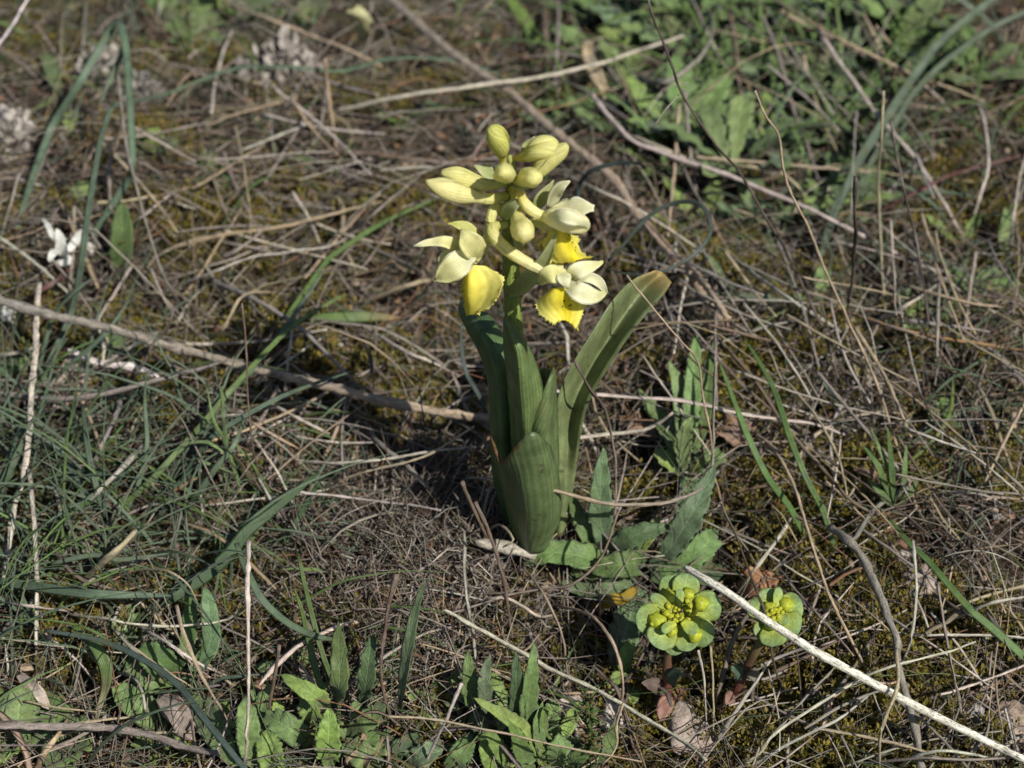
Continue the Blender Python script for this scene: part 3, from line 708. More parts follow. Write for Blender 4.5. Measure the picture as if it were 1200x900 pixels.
stem('pale straight stem crossing the ground in front of the orchid', [(520, 713), (560, 737), (610, 763), (650, 787), (700, 810), (750, 838), (800, 868), (828, 890)], [12, 14, 13, 10, 7], 5.5, 'p', mat=M_SPECK, **TW)
stem('brown twig bent round behind the front leaf rosette', [(724, 597), (712, 635), (700, 660), (670, 685), (640, 690), (600, 697), (560, 710), (528, 720)], [30, 24, 16, 10, 6], 5, 'b', c2='g', **TW)
stem('pale forked stem lying level right of the orchid leaves', [(655, 516), (700, 511), (747, 505), (770, 497), (787, 486)], [10, 11, 12, 14], 5.5, 'p', **TW)
stem('straight pale stem lying level across the right side', [(648, 458), (720, 464), (800, 470), (860, 482), (910, 490), (950, 495), (992, 509)], [22, 20, 17, 13, 9], 5, 'p', **TW)
stem('white bone-like stick among the litter at the left', [(78, 407), (100, 418), (122, 426), (160, 431), (184, 441)], [5, 6, 6, 5], [5, 8, 10, 9, 7], 'w', mat=M_WOOD, **TW)
stem('dark knotted twig rising in front of the right orchid leaf', [(672, 422), (690, 455), (703, 472), (712, 490), (720, 530), (722, 570), (721, 610)], [52, 44, 32, 18, 6], 3.6, 'd', knots=0.3, c2='g', **TW)
stem('thin brown twig crossing in front of the broad front leaf', [(611, 564), (640, 573), (670, 580), (710, 590), (770, 591), (800, 584), (825, 572)], [36, 34, 30, 26, 24], [2.5, 4, 5, 5, 4], 's', c2='g', **TW)
# ---- left upper
ST = lambda *a, **k: stem(*a, **k)
S_ = [
 ('thin white twig cutting the upper left corner', [(-6, 56), (14, 30), (36, -6)], [30, 32, 34], 3.5, 'w'),
 ('tan stem sloping down the top left edge', [(238, -6), (310, 22), (360, 40), (410, 60), (448, 77)], [10, 9, 7], 7, 's'),
 ('upright brown-grey stem at the top left edge', [(101, -6), (98, 40), (95, 85)], [8, 6, 4], 6, 'g'),
 ('long thin brown stem hanging down from the folded grass blade', [(138, 88), (145, 150), (155, 200), (170, 260), (183, 300), (200, 338), (228, 383), (266, 410)], [30, 28, 22, 14, 8, 5], 3.6, 'g'),
 ('pale forked stem reaching right towards the flowers', [(208, 336), (250, 319), (300, 300), (335, 296), (390, 287), (424, 268)], [10, 12, 12, 9], 3.6, 'p'),
 ('broad tan stem lying behind the flowers at the left', [(200, 292), (260, 276), (330, 265), (400, 248), (450, 236)], [7, 8, 7], 8, 's'),
 ('short upright tan stem beside the lichen', [(381, 68), (385, 110), (394, 176)], [22, 16, 5], 5, 's'),
 ('pale stem crossing behind the flowers to the right', [(395, 130), (480, 112), (560, 100), (620, 92), (680, 80), (740, 62), (800, 42)], [10, 11, 11, 12, 14], 5, 'p'),
 ('thick brown upright stem at the top edge', [(637, -6), (639, 50), (641, 112)], [7, 6, 4], 14, 'b'),
 ('grey upright stem beside the thick brown one at the top edge', [(654, -6), (652, 50), (648, 112)], [9, 7, 4], 9, 'g'),
 ('grey stem slanting up behind the left flower buds', [(395, 282), (430, 256), (450, 240), (480, 215), (508, 192)], [8, 9, 9, 8], 6, 'g'),
 ('brown-grey stem lying level left of the buds', [(380, 176), (430, 180), (470, 185), (565, 196)], [5, 6, 5], 8, 'b'),
 ('light stem running from under the buds to the right edge', [(657, 201), (700, 222), (740, 241), (790, 272), (830, 300)], [9, 9, 8, 6], 5, 'p'),
 ('long pale stem sweeping through the green at the upper right', [(693, 111), (715, 138), (740, 163), (770, 176), (800, 187), (850, 203), (900, 224), (960, 250), (1010, 275), (1060, 300)], [14, 14, 13, 12, 10, 8], 5.5, 'p'),
 ('short pale stem left of the thin curled tendril', [(712, 158), (745, 162), (790, 180), (830, 196)], [8, 9, 8], 4.5, 'p'),
 ('thick tan stem end lying right of the orchid', [(800, 305), (825, 335), (850, 368), (866, 392)], [11, 12, 12], 12, 's'),
 ('tan stem arched at the upper right', [(828, 190), (870, 195), (912, 200), (936, 220), (947, 243)], [12, 13, 12, 8], 5, 's'),
 ('thick curled grey stem in the green at the top right', [(748, 93), (770, 97), (790, 93), (810, 78), (828, 55), (834, 25), (822, -6)], [10, 12, 13, 13, 12], 9, 'g'),
 ('upright brown stem in the green at the top', [(853, -6), (862, 50), (867, 100), (872, 132), (876, 155)], [14, 12, 9, 5], 6.5, 'b'),
 ('long brown stem leaning through the green at the upper right', [(893, 20), (908, 52), (918, 85), (931, 130), (945, 165), (955, 200), (968, 236)], [18, 16, 12, 8, 5], 7, 'g'),
 ('tan stem slanting down from the top right edge', [(1000, -6), (1016, 25), (1032, 56), (1045, 82), (1056, 103)], [12, 11, 9, 7], 7.5, 's'),
 ('grey stem leaning across the long grass blades', [(958, 33), (978, 68), (1003, 100), (1026, 132), (1050, 160), (1080, 197), (1110, 246), (1132, 284)], [14, 15, 14, 11, 7], 6, 'p'),
 ('pale curved stem at the right edge of the green', [(1143, 112), (1154, 145), (1158, 188), (1150, 225), (1134, 272)], [11, 12, 11, 7], 6.5, 'p'),
 ('pale upright stem at the right edge', [(1205, 170), (1194, 215), (1188, 255), (1184, 305)], [12, 11, 8], 6, 'p'),
 ('dark red runner crossing the right side', [(1010, 259), (1060, 231), (1110, 205), (1170, 188), (1210, 181)], [6, 7, 7, 6], 6, 'r'),
 ('thin tan culm with a bend standing up at the right', [(884, 106), (895, 135), (912, 160), (923, 213), (947, 267), (960, 300), (985, 355), (1015, 420), (1035, 470), (1050, 520), (1074, 595)], [95, 85, 70, 52, 38, 22, 5], [2.6, 3.2, 3.4], 's'),
 ('dark slender culm arching down from the top right', [(758, -5), (768, 28), (787, 77), (797, 105), (835, 165), (865, 200), (895, 250), (922, 294), (950, 350), (972, 405), (985, 450)], [100, 92, 80, 64, 44, 22, 5], [2.6, 3.2, 3.4], 'd'),
 ('thin pale culm arching off the dark one at the right', [(795, 110), (780, 128), (770, 142), (764, 153)], [80, 74, 68], 2, 'p'),
 ('straight tan culm standing at the right', [(1037, 108), (1033, 160), (1030, 215), (1033, 280), (1036, 345), (1040, 390)], [70, 56, 36, 18, 5], 3.4, 's'),
 ('short dark knotted culm at the right', [(1005, 207), (1003, 235), (1003, 270), (1000, 300), (998, 330), (994, 360), (999, 400), (1006, 445)], [64, 54, 38, 20, 5], [5, 4, 4, 3.5], 'd'),
 ('dark culm leaning beside the straight tan culm at the right', [(1046, 142), (1051, 180), (1060, 225), (1070, 262), (1080, 320), (1086, 360), (1092, 398), (1110, 430), (1150, 470)], [62, 50, 34, 16, 6], 3, 'd'),
 ('long brown fallen leaf stalk running diagonally at the right', [(797, 346), (840, 395), (880, 440), (920, 500), (960, 545), (1000, 588), (1040, 607)], [8, 9, 8, 8, 10], 6, 'b'),
 ('pale stem end right of the thick tan stem', [(852, 296), (900, 333), (940, 360), (988, 392)], [8, 10, 9], 5, 'p'),
 ('broad pale stem lying at the right', [(1107, 328), (1070, 354), (1020, 381)], [6, 8, 6], 8, 'p'),
 ('orange-brown stem lying level at the right edge', [(958, 358), (1020, 375), (1070, 390), (1160, 405), (1212, 412)], [9, 9, 8], 4.2, 'o'),
 ('long tan stem curving down right of the spurges', [(878, 503), (905, 527), (925, 560), (940, 600), (950, 637), (970, 697), (988, 735), (1012, 783)], [10, 16, 18, 16, 10], 5, 's'),
 ('thin brown upright stem at the right edge', [(1143, 296), (1134, 355), (1130, 400), (1128, 440)], [14, 11, 6], 5, 'g'),
 ('very thin tan culm in front of the small leafy plant', [(733, 323), (770, 368), (800, 402), (817, 423), (823, 460), (832, 505), (835, 547), (842, 575), (852, 605)], [70, 60, 46, 28, 6], 3, 's'),
 ('very thin grey culm beside the small leafy plant', [(840, 425), (837, 475), (835, 532), (829, 580), (820, 626), (810, 666)], [34, 26, 18, 12, 6], 3.6, 'g'),
 ('pale stalk standing straight behind the white twig tip', [(819, 762), (825, 800), (829, 865)], [22, 14, 4], 3, 'p'),
 ('second pale stalk standing behind the white twig tip', [(832, 735), (834, 800), (836, 868)], [24, 14, 4], 3.4, 's'),
 ('thin pale stem sloping under the small spurge', [(927, 607), (900, 645), (880, 672), (862, 698)], [10, 12, 9], 4.2, 'p'),
 ('thin pale stem rising to the white twig from below', [(842, 868), (865, 830), (890, 795), (903, 776)], [5, 12, 15], 4.5, 'p'),
 ('thin dark culm crossing the small spurge', [(846, 592), (870, 650), (885, 690), (897, 720), (902, 755), (910, 790), (926, 828)], [52, 46, 40, 30, 18, 8], 3, 'd'),
 ('thin pale stem crossing the white twig low on the right', [(862, 902), (890, 882), (905, 862), (940, 838), (1000, 802), (1030, 787), (1065, 775), (1110, 763), (1142, 751)], [5, 8, 14, 18, 18], 3.8, 'p'),
 ('second thin pale stem below the white twig', [(880, 898), (930, 868), (985, 840), (1030, 806)], [5, 7, 8], 3.4, 'p'),
 ('pale curved stem looping under the white twig', [(1051, 760), (1053, 800), (1040, 838), (1031, 870), (1033, 908)], [22, 24, 18, 10], 5, 's'),
 ('pale stem bending down to the white twig from above', [(1070, 634), (1074, 690), (1070, 740), (1057, 784)], [16, 16, 13, 8], 4, 'p'),
 ('brown stem standing right of the crooked weathered twig', [(1098, 686), (1106, 735), (1114, 775), (1122, 810), (1128, 840)], [16, 15, 11, 6], 6, 'g'),
 ('pale arched stem at the bottom right edge', [(1052, 902), (1070, 886), (1100, 878), (1140, 882), (1165, 892)], [5, 10, 11, 8], 4, 'p'),
 ('grey level stem at the bottom right edge', [(1000, 893), (1080, 889), (1150, 890), (1215, 886)], [6, 7, 6], 4.5, 'g'),
 ('pale slanting stem at the right edge by the long green leaf', [(1112, 727), (1150, 711), (1180, 703), (1212, 696)], [8, 11, 11], 5, 'p'),
 ('curled pale stem just below the orchid', [(560, 708), (575, 701), (592, 700), (612, 710), (630, 722), (648, 721)], [7, 10, 10, 8], 4.5, 'p'),
 ('greenish arched stem left of the large spurge', [(648, 709), (690, 720), (715, 745), (730, 785), (729, 820), (718, 848)], [12, 20, 22, 16, 6], 4, 's'),
 ('thin curved straw below the front leaf rosette', [(611, 662), (635, 690), (650, 720), (662, 755), (665, 795)], [12, 15, 14, 8], 3.2, 's'),
 ('thin hooked straw at the bottom middle', [(730, 822), (722, 850), (722, 875), (708, 895), (690, 893)], [18, 14, 9, 5], 3, 's'),
 ('upright reddish straw in the bottom middle', [(464, 674), (456, 705), (451, 740), (447, 785), (452, 820), (459, 850)], [36, 30, 22, 12, 4], [5, 4.5, 4], 'b'),
 ('short pale leaning straw at the bottom middle', [(541, 800), (526, 838), (512, 868), (496, 905)], [30, 24, 16, 6], 6, 'p'),
 ('thin level straw at the bottom middle', [(455, 838), (520, 845), (600, 862), (680, 880), (752, 892)], [22, 22, 20, 15], 3.4, 's'),
 ('brown stem leaning through the dry cushion', [(556, 590), (572, 622), (587, 667), (596, 710), (601, 750)], [24, 22, 17, 8], 5, 'b'),
 ('grey stem leaning left of the orchid foot', [(424, 490), (445, 520), (470, 540), (500, 570), (522, 594)], [9, 11, 10, 8], 5, 'g'),
 ('tan stem curving up left of the orchid foot', [(378, 590), (392, 570), (415, 557), (450, 548), (495, 535), (530, 515), (556, 499)], [7, 12, 16, 17, 16], 6, 's'),
 ('pale level stem ending at the front orchid leaf', [(323, 537), (400, 542), (467, 535), (520, 527), (577, 521)], [10, 14, 14, 13], 5, 'p'),
 ('pale stem sloping right of the blue-green grass', [(288, 455), (330, 480), (370, 500), (398, 514)], [7, 8, 6], 4.2, 'p'),
 ('thin green-grey curved stem left of the orchid', [(423, 382), (470, 410), (510, 428), (548, 447)], [7, 12, 11, 9], 4.5, 'p'),
 ('short thick tan stem left of the hanging yellow lip', [(432, 351), (467, 337), (490, 331), (518, 327)], [5, 7, 6], 9, 's'),
 ('grey stem sloping behind the long grey twig', [(238, 325), (290, 347), (330, 370), (370, 402), (404, 437), (422, 458)], [7, 8, 8, 7], 6, 'g'),
 ('dark stem standing behind the grey sloping stem', [(423, 382), (432, 415), (436, 440), (437, 468)], [7, 8, 6], 6, 'd'),
 ('long pale stem lying level at the lower left', [(82, 719), (120, 724), (150, 730), (200, 733), (262, 727), (282, 712)], [9, 12, 12, 11], 6, 'p'),
 ('thin pale branch under the level stem at the lower left', [(163, 732), (200, 755), (240, 781), (270, 795)], [11, 13, 10], 4, 'p'),
 ('pale stem entering at the left edge low down', [(-8, 703), (30, 709), (78, 716)], [10, 11, 9], 5, 'p'),
 ('long white straw hanging upright at the lower left', [(292, 636), (291, 690), (290, 740), (290, 820), (287, 880), (282, 902)], [48, 42, 34, 22, 8], [7, 8, 4.5, 4.5, 5], 'p'),
 ('tan thread arching at the lower left', [(128, 677), (170, 668), (200, 670), (225, 690), (240, 730), (259, 778)], [12, 24, 28, 22, 8], 2.8, 's'),
 ('pale leaning straw at the lower left', [(207, 712), (215, 745), (240, 800), (262, 835), (274, 864)], [34, 30, 20, 8], 4, 's'),
 ('reddish upright straw in the lower left leaves', [(327, 757), (322, 790), (316, 825), (318, 852)], [26, 20, 10, 4], 4.5, 'b'),
 ('thick tan straw pointing down at the lower left', [(158, 622), (140, 640), (120, 655), (95, 682)], [20, 19, 16, 10], [9, 10, 7], 's'),
 ('tan stem end in the lower left corner', [(40, 905), (55, 880), (68, 862), (80, 840)], [5, 8, 7], [12, 10, 5], 's'),
 ('mottled thin stalk standing at the left edge', [(18, 596), (10, 640), (2, 690)], [14, 11, 6], 5, 'p'),
 ('orange straw lying at the left', [(178, 590), (215, 568), (250, 550)], [5, 7, 6], 5, 'o'),
 ('bleached straw bundle piece at the left', [(95, 600), (120, 570), (145, 545), (170, 520)], [6, 9, 11], [9, 11, 12], 'p'),
 ('brown straw loop left of the long twig', [(238, 400), (262, 385), (278, 355), (300, 343), (340, 348)], [6, 9, 11, 7], [7, 7, 6], 's'),
 ('pinkish red stem at the left edge', [(28, 352), (50, 338), (70, 325), (92, 302)], [6, 7, 6], 9, 'r'),
 ('hooked brown straw pale at the lower left edge', [(140, 790), (160, 800), (170, 830), (165, 850)], [6, 10, 9], 4.5, 'p'),
 ('thin brown culm left of centre standing in the grass', [(283, 355), (287, 400), (289, 450), (296, 510), (305, 555), (313, 590)], [48, 40, 30, 18, 6], 2.6, 'b'),
 ('thin straw curled by the orchid leaf foot', [(565, 630), (583, 615), (600, 632), (588, 640)], [10, 16, 14], 3, 's'),
 ('short upright dry stem left of the orchid foot', [(540, 566), (552, 590), (566, 620), (585, 655)], [24, 18, 12, 6], 4.5, 'b'),
]
for lab, ctrl, h, w, c in S_:
    h = list(h)
    if h[0] <= 13: h = [-4] + h
    if h[-1] <= 13: h = h + [-4]
    k_ = 1.0 if np.max(w) < 6 else 0.72
    stem(lab, ctrl, h, [q * k_ for q in w] if isinstance(w, list) else w * k_, c)
wcp = stem('flat weathered wood chip at the foot of the orchid', [(556, 634), (590, 641), (628, 652)], [4, 5, 4], [9, 16, 11], 'p', name='wood_chip', cat='wood chip', group='loose twigs on the ground', mat=M_WOOD)

# ---- green blades that stand alone
B_ = [
 ('folded blue-green grass blade with a sharp kink at the upper left', [(20, 268), (40, 205), (60, 152), (78, 122), (95, 95), (118, 55), (133, 31), (142, 31), (148, 60), (152, 130), (155, 190), (150, 212), (128, 246), (106, 278)], [3, 14, 28, 40, 46, 34, 18, 3], [7, 9, 9, 10, 10, 9, 8, 9, 7], 'B'),
 ('short blue-green blade tip inside the folded blade', [(148, 45), (140, 72), (128, 98), (117, 121)], [40, 36, 30, 25], 6, 'B'),
 ('tall blue-green blade hanging beside the folded one', [(38, 472), (60, 420), (84, 366), (93, 325), (99, 285), (108, 222), (119, 163), (131, 128), (140, 121)], [3, 12, 24, 36, 44, 46], [7, 8, 9, 9, 8, 7, 4], 'B'),
 ('thin green arching stem behind the upper left litter', [(155, 120), (200, 108), (270, 82), (330, 78), (400, 83), (450, 70), (500, 68), (560, 78), (612, 102)], [14, 20, 22, 20, 14, 6], 4.5, 'B'),
 ('green blade slanting up to the left buds', [(335, 372), (365, 330), (382, 307), (400, 292), (450, 260), (518, 230)], [5, 12, 14, 14, 12], 6.5, 'G'),
 ('short broad green blade at the top edge', [(628, 52), (615, 25), (592, -8)], [4, 8, 12], 15, 'L'),
 ('dark green blade with an orange tip left of the orchid', [(362, 374), (400, 372), (440, 371), (472, 374)], [5, 9, 10, 9], 13, 'G'),
 ('long blue-green blade crossing the upper right', [(962, 300), (975, 255), (990, 222), (1010, 182), (1040, 136), (1075, 82), (1108, 42), (1172, -8)], [5, 14, 22, 28, 32], [7, 10, 11, 12, 11, 10, 9], 'B'),
 ('second long blue-green blade beside the first at the upper right', [(985, 295), (997, 248), (1018, 195), (1045, 150), (1070, 110), (1110, 70), (1160, 34), (1210, 10)], [4, 12, 20, 24, 26], [5, 7, 8, 8, 8, 7, 6], 'B'),
 ('straight green blade standing right of the leafy plant', [(943, 628), (925, 595), (900, 560), (880, 520), (860, 470), (843, 424)], [4, 14, 24, 30, 32], 7.5, 'G'),
 ('second green blade leaning right of the leafy plant', [(978, 645), (965, 600), (945, 560), (925, 510), (905, 450), (872, 395)], [4, 12, 20, 24, 24], 7.5, 'G'),
 ('thin curved green blade at the right', [(1060, 546), (1078, 530), (1100, 508), (1115, 480), (1117, 440)], [4, 9, 14, 14], 4.5, 'L'),
 ('long green leaf end reaching the right edge', [(1040, 607), (1063, 634), (1090, 660), (1133, 710), (1165, 738), (1215, 782)], [10, 13, 15, 15, 12], [6, 7, 8, 10, 9], 'G'),
 ('flat blue-green blade lying at the left edge', [(-10, 680), (50, 688), (100, 695), (150, 697), (205, 699)], [14, 17, 18, 18], 12, 'B'),
 ('broad dark green blade rising from the lower left', [(196, 704), (233, 680), (267, 650), (290, 622), (318, 600), (345, 577), (374, 553)], [14, 18, 21, 22, 20], [11, 15, 16, 14, 11, 9, 3], 'D'),
 ('drooping blue-green blade right of the lower left grass', [(277, 636), (290, 670), (310, 705), (340, 731), (370, 745), (394, 750)], [38, 36, 30, 22, 16], [6, 9, 9, 8, 4], 'B'),
 ('dark grey-green blade sweeping to the bottom left', [(52, 740), (120, 752), (170, 775), (210, 805), (245, 850), (290, 906)], [20, 26, 28, 26, 20], [4, 7, 8, 8, 7], 'K'),
 ('curled broad green blade yellowing at its end at the lower left', [(84, 733), (108, 752), (122, 775), (125, 795), (121, 815), (112, 842)], [16, 18, 16, 10, 4], [5, 14, 17, 15, 9, 7], 'G'),
 ('long straight green blade slanting up towards the long grey twig', [(133, 602), (173, 567), (217, 520), (247, 486), (277, 450), (317, 407), (350, 377), (402, 346)], [6, 12, 18, 24, 26, 26], [6.5, 7.5, 7.5, 7, 6.5, 6, 3], 'G'),
 ('narrow blue-green blade crossing the long green one', [(285, 448), (310, 415), (345, 370), (366, 338), (380, 318)], [20, 24, 26, 26], 6.5, 'B'),
 ('arched blue-green blade left of the long grey twig', [(186, 606), (215, 560), (232, 532), (252, 509), (290, 485), (330, 465), (370, 450), (412, 436)], [6, 16, 26, 30, 28], [7, 7.5, 7, 7, 6, 2.5], 'B'),
 ('second blue-green blade below the arched one', [(215, 602), (235, 575), (255, 546), (275, 520), (287, 488)], [5, 14, 20, 22], 7.5, 'B'),
 ('dark blue-green blade standing alone at the left', [(124, 606), (116, 580), (106, 542), (100, 505), (96, 474)], [4, 12, 20, 24], 7.5, 'B'),
 ('thin dark blade left of the orchid stem', [(572, 488), (560, 462), (545, 435), (540, 400), (541, 372)], [12, 22, 30, 34], 5, 'K'),
 ('thin dark green curled tendril right of the upper buds', [(676, 245), (679, 218), (686, 207), (698, 198), (720, 192), (742, 191), (759, 196)], [30, 40, 46, 50, 52], 5.4, 'K'),
 ('large looping dark green tendril right of the flowers', [(712, 306), (728, 290), (745, 270), (765, 250), (795, 237), (820, 240), (832, 258), (829, 280), (805, 304), (772, 319), (738, 321), (705, 312)], [34, 42, 50, 54, 52, 46, 40], 5.2, 'K'),
 ('curved dark green blade low left of the dry cushion', [(330, 640), (345, 615), (362, 585), (380, 556)], [6, 12, 14], 6, 'D'),
 ('thin green blade standing in the grass at the left', [(150, 600), (165, 560), (172, 520), (170, 470), (172, 440)], [5, 14, 22, 28], 5.5, 'B'),
 ('green blade lying over the grass at the left', [(60, 660), (110, 650), (140, 655), (200, 648)], [12, 16, 16], 6, 'B'),
]
for lab, ctrl, h, w, c in B_:
    blade(lab, ctrl, h, w, c, c2='o' if 'orange tip' in lab else 's' if 'yellowing' in lab else None)

# ---- tufts of narrow grass on the left
def tuft(label, foot, blades, n, seed, spread, length, w=(3, 6.5), c='B', lean=0.8):
    rg = np.random.RandomState(seed); b = P(*foot, 0)
    root = empty('grass_tuft', b, label, 'grass tuft', 'tufts of narrow grass')
    for (ctrl, h, ww) in blades:
        blade(None, ctrl, h, ww, c, name='blade', parent=root)
    for k in range(n):
        a = rg.uniform(0, 2 * math.pi); x, y = b[0] + rg.normal(0, spread), b[1] + rg.normal(0, spread)
        L = length * rg.uniform(0.5, 1.15); ln = rg.uniform(0.35, 1.2) * lean
        u = np.linspace(0, 1, 14)[:, None]; d = np.array([math.cos(a), math.sin(a), 0])
        p = np.array([x, y, float(H(x, y)) - 0.001]) + d * (u * ln * L * (0.4 + 0.8 * u)) + np.array([0, 0, 1]) * (u * L * 0.75 * (1 - 0.5 * ln * u * u))
        p[:, :2] += np.cumsum(rg.normal(0, 0.0002, (14, 2)), 0)
        p[:, 2] = np.maximum(p[:, 2], H(p[:, 0], p[:, 1]) + 0.001 * u[:, 0])
        r = rg.uniform(*w) / 2 * PXM(b) * np.interp(u[:, 0], [0, .2, .6, 1], [.8, 1, .85, .1])
        mb = MB(); col = shade(CC[c if rg.rand() < .75 else 'G'], .2)
        strip(mb, p, r, grad([col * .95, col, col * 1.05], 14), nrmz(np.array([rg.uniform(-.5, .5), -0.6, 1])), fold=0.3, thick=0.00014, across=5, roll=np.linspace(0, rg.uniform(-1, 1), 14), rng=rg)
        mb.build('blade', M_BLADE, root, origin=p[0])
tuft('loose tuft of blue-green grass around the bleached stalk at the left edge', (25, 560), [([(35, 462), (48, 420), (62, 372), (85, 345), (112, 323)], [4, 14, 24, 26], 6), ([(48, 465), (80, 430), (120, 395), (152, 352)], [4, 18, 28], 6), ([(-6, 590), (15, 545), (30, 510), (45, 470)], [6, 14, 20], 8), ([(38, 470), (22, 505), (12, 540), (-4, 575)], [18, 14, 8], 6),
      ([(100, 595), (90, 560), (68, 530), (48, 500)], [5, 12, 14], 7)], 75, 201, 0.022, 0.056, w=(1.8, 4.6))
tuft('dense low tuft of blue-green grass left of the broad dark blade', (110, 665), [], 80, 202, 0.024, 0.056, w=(1.8, 4.6))
tuft('sparse tuft of thin green grass below the long grey twig', (225, 610), [], 52, 203, 0.022, 0.05, w=(1.6, 4.2))
tuft('fine green grass tuft above the lower left leaves', (345, 690), [([(395, 855), (385, 830), (372, 790), (362, 750), (352, 710), (345, 690)], [4, 14, 22, 24], 9), ([(398, 850), (395, 810), (380, 770), (366, 720), (352, 660), (345, 640)], [4, 14, 24, 28], 7)], 16, 204, 0.012, 0.026, c='G')
tuft('thin tuft of blue-green grass at the left edge behind the red stem', (15, 210), [], 12, 205, 0.014, 0.03)
TF = [('low thin grass tuft in the middle of the left side', (55, 610), 46, .02, .052), ('fine grass tuft at the left edge below the flat blade', (25, 745), 40, .018, .044), ('thin grass tuft between the long blade and the dry cushion', (320, 560), 22, .016, .034), ('fine grass tuft right of the feathery dark seedling', (1120, 600), 16, .02, .032), ('wispy grass tuft at the right edge by the orange-brown stem', (1160, 410), 18, .018, .034), ('wispy grass tuft left of the straight tan culm', (985, 330), 14, .018, .034),
      ('grass tuft at the top edge left of the thick brown stem', (560, 40), 14, .02, .034), ('grass tuft at the top left corner', (60, 30), 20, .02, .04), ('grass tuft between the folded blade and the lichen', (220, 110), 18, .018, .032), ('long grass tuft in the green patch at the top edge', (820, 10), 40, .026, .05), ('long grass tuft in the green patch by the leaning stem', (930, 110), 44, .026, .046), ('long grass tuft in the green patch at the top right', (1050, 40), 36, .026, .05), ('long grass tuft left of the dark slender culm', (740, 110), 34, .022, .042),
      ('grass tuft below the green patch at the upper right', (880, 235), 26, .022, .034), ('grass tuft at the right end of the green patch', (1140, 130), 24, .022, .04), ('grass tuft beside the long blue-green blades', (1010, 210), 26, .02, .036), ('thin grass tuft beyond the upper left straw', (330, 190), 12, .022, .03), ('short grass tuft in the bottom left leaves', (250, 850), 22, .016, .024), ('short grass tuft left of the bottom leafy plant', (500, 850), 18, .014, .022)]
for i, (lab, ft_, n, sp, L) in enumerate(TF):
    tuft(lab, ft_, [], n, 220 + i, sp, L, w=(1.8, 4.8) if 'patch' not in lab else (2.5, 8), c='B' if i < 5 or i % 2 else 'G', lean=1.0)
# ------------------------------------------------------------------ broad-leaved herbs
prng = np.random.RandomState(99)
CC.update(e=(0.12, 0.185, 0.06), f=(0.15, 0.22, 0.08), h=(0.075, 0.12, 0.05), k=(0.19, 0.27, 0.07), q=(0.125, 0.18, 0.09), y=(0.42, 0.28, 0.04), t=(0.27, 0.19, 0.11), n=(0.20, 0.12, 0.07))
PROF = {'lance': ([0, .12, .3, .55, .8, .93, 1], [.22, .45, .85, 1, .7, .36, .05]), 'obov': ([0, .15, .4, .65, .85, .95, 1], [.18, .28, .62, 1, .92, .55, .1]), 'oval': ([0, .1, .3, .55, .8, .94, 1], [.3, .6, .95, 1, .82, .45, .08])}
def leafmesh(p, wmax, col, shape='lance', up=None, cup=0.12, fold=0.16, wave=0.18, nwave=4, ragged=0.025, rng=None, across=9, thick=0.0002, roll=0.0):
    rng = rng or prng; n = len(p); u = np.linspace(0, 1, n)
    r = wmax * np.interp(u, *PROF[shape])
    mb = MB()
    strip(mb, p, r, grad([np.array(col) * 1.15, col, col, np.array(col) * 1.05], n), up if up is not None else nrmz(np.array([0, -.5, 1])), fold=fold, cup=cup, wave=wave, nwave=nwave, ragged=ragged, thick=thick, across=across, rng=rng, roll=roll)
    return mb
def herb(label, foot, leaves, cat='leafy herb', group=None, name='leafy_herb', shape='lance', wave=0.18, mat=None):
    """leaves: (points (px, py, height mm) from the foot to the tip, width in photograph pixels, colour)"""
    b = P(*foot, 0)
    root = empty(name, b, label, cat, group)
    for lf in leaves:
        ctrl, w, c = lf[:3]; sh = lf[3] if len(lf) > 3 else shape
        pts = np.array([P(*q) for q in ctrl]); a = smooth(pts, n=22)
        tilt = prng.uniform(-.3, .3, 3)
        mb = leafmesh(a, w / 2 * PXM(pts.mean(0)), shade(CC[c], .2), sh, up=nrmz(TOCAM * 0.8 + np.array([0, 0, .5]) + tilt), wave=wave * 1.4, ragged=.05, nwave=5.5)
        mb.build('leaf', mat or M_LEAF, root, origin=a[0])
    return root
def rosette(label, foot, n, R, seed, c='e', shape='lance', w=0.28, group=None, rise=0.7, cat='leafy herb', name='leafy_herb', wave=0.2, lift=0.0):
    rg = np.random.RandomState(seed); b = P(*foot, 0)
    root = empty(name, b, label, cat, group)
    a0 = rg.uniform(0, 6.28)
    for k in range(n):
        a = a0 + k * 2.399 + rg.normal(0, .2); L = R / 1000 * rg.uniform(.6, 1.1); e = rg.uniform(.25, 1.0) * rise
        u = np.linspace(0, 1, 16)[:, None]; d = np.array([math.cos(a), math.sin(a), 0])
        p = b + d * (L * u * math.cos(e)) + np.array([0, 0, 1]) * (L * math.sin(e) * (u - 0.35 * u ** 2.2) + 0.0005 + lift * u)
        p[:, 2] = np.maximum(p[:, 2], H(p[:, 0], p[:, 1]) + 0.001 + 0.002 * u[:, 0])
        mb = leafmesh(p, L * w * rg.uniform(.8, 1.15), shade(CC[c if rg.rand() < .7 else rg.choice(['e', 'f', 'q', 'k'])], .2), shape, up=np.array([0, 0, 1.0]), rng=rg, across=7, wave=wave, roll=rg.uniform(-.3, .3))
        mb.build('leaf', M_LEAF, root, origin=p[0])
    return root
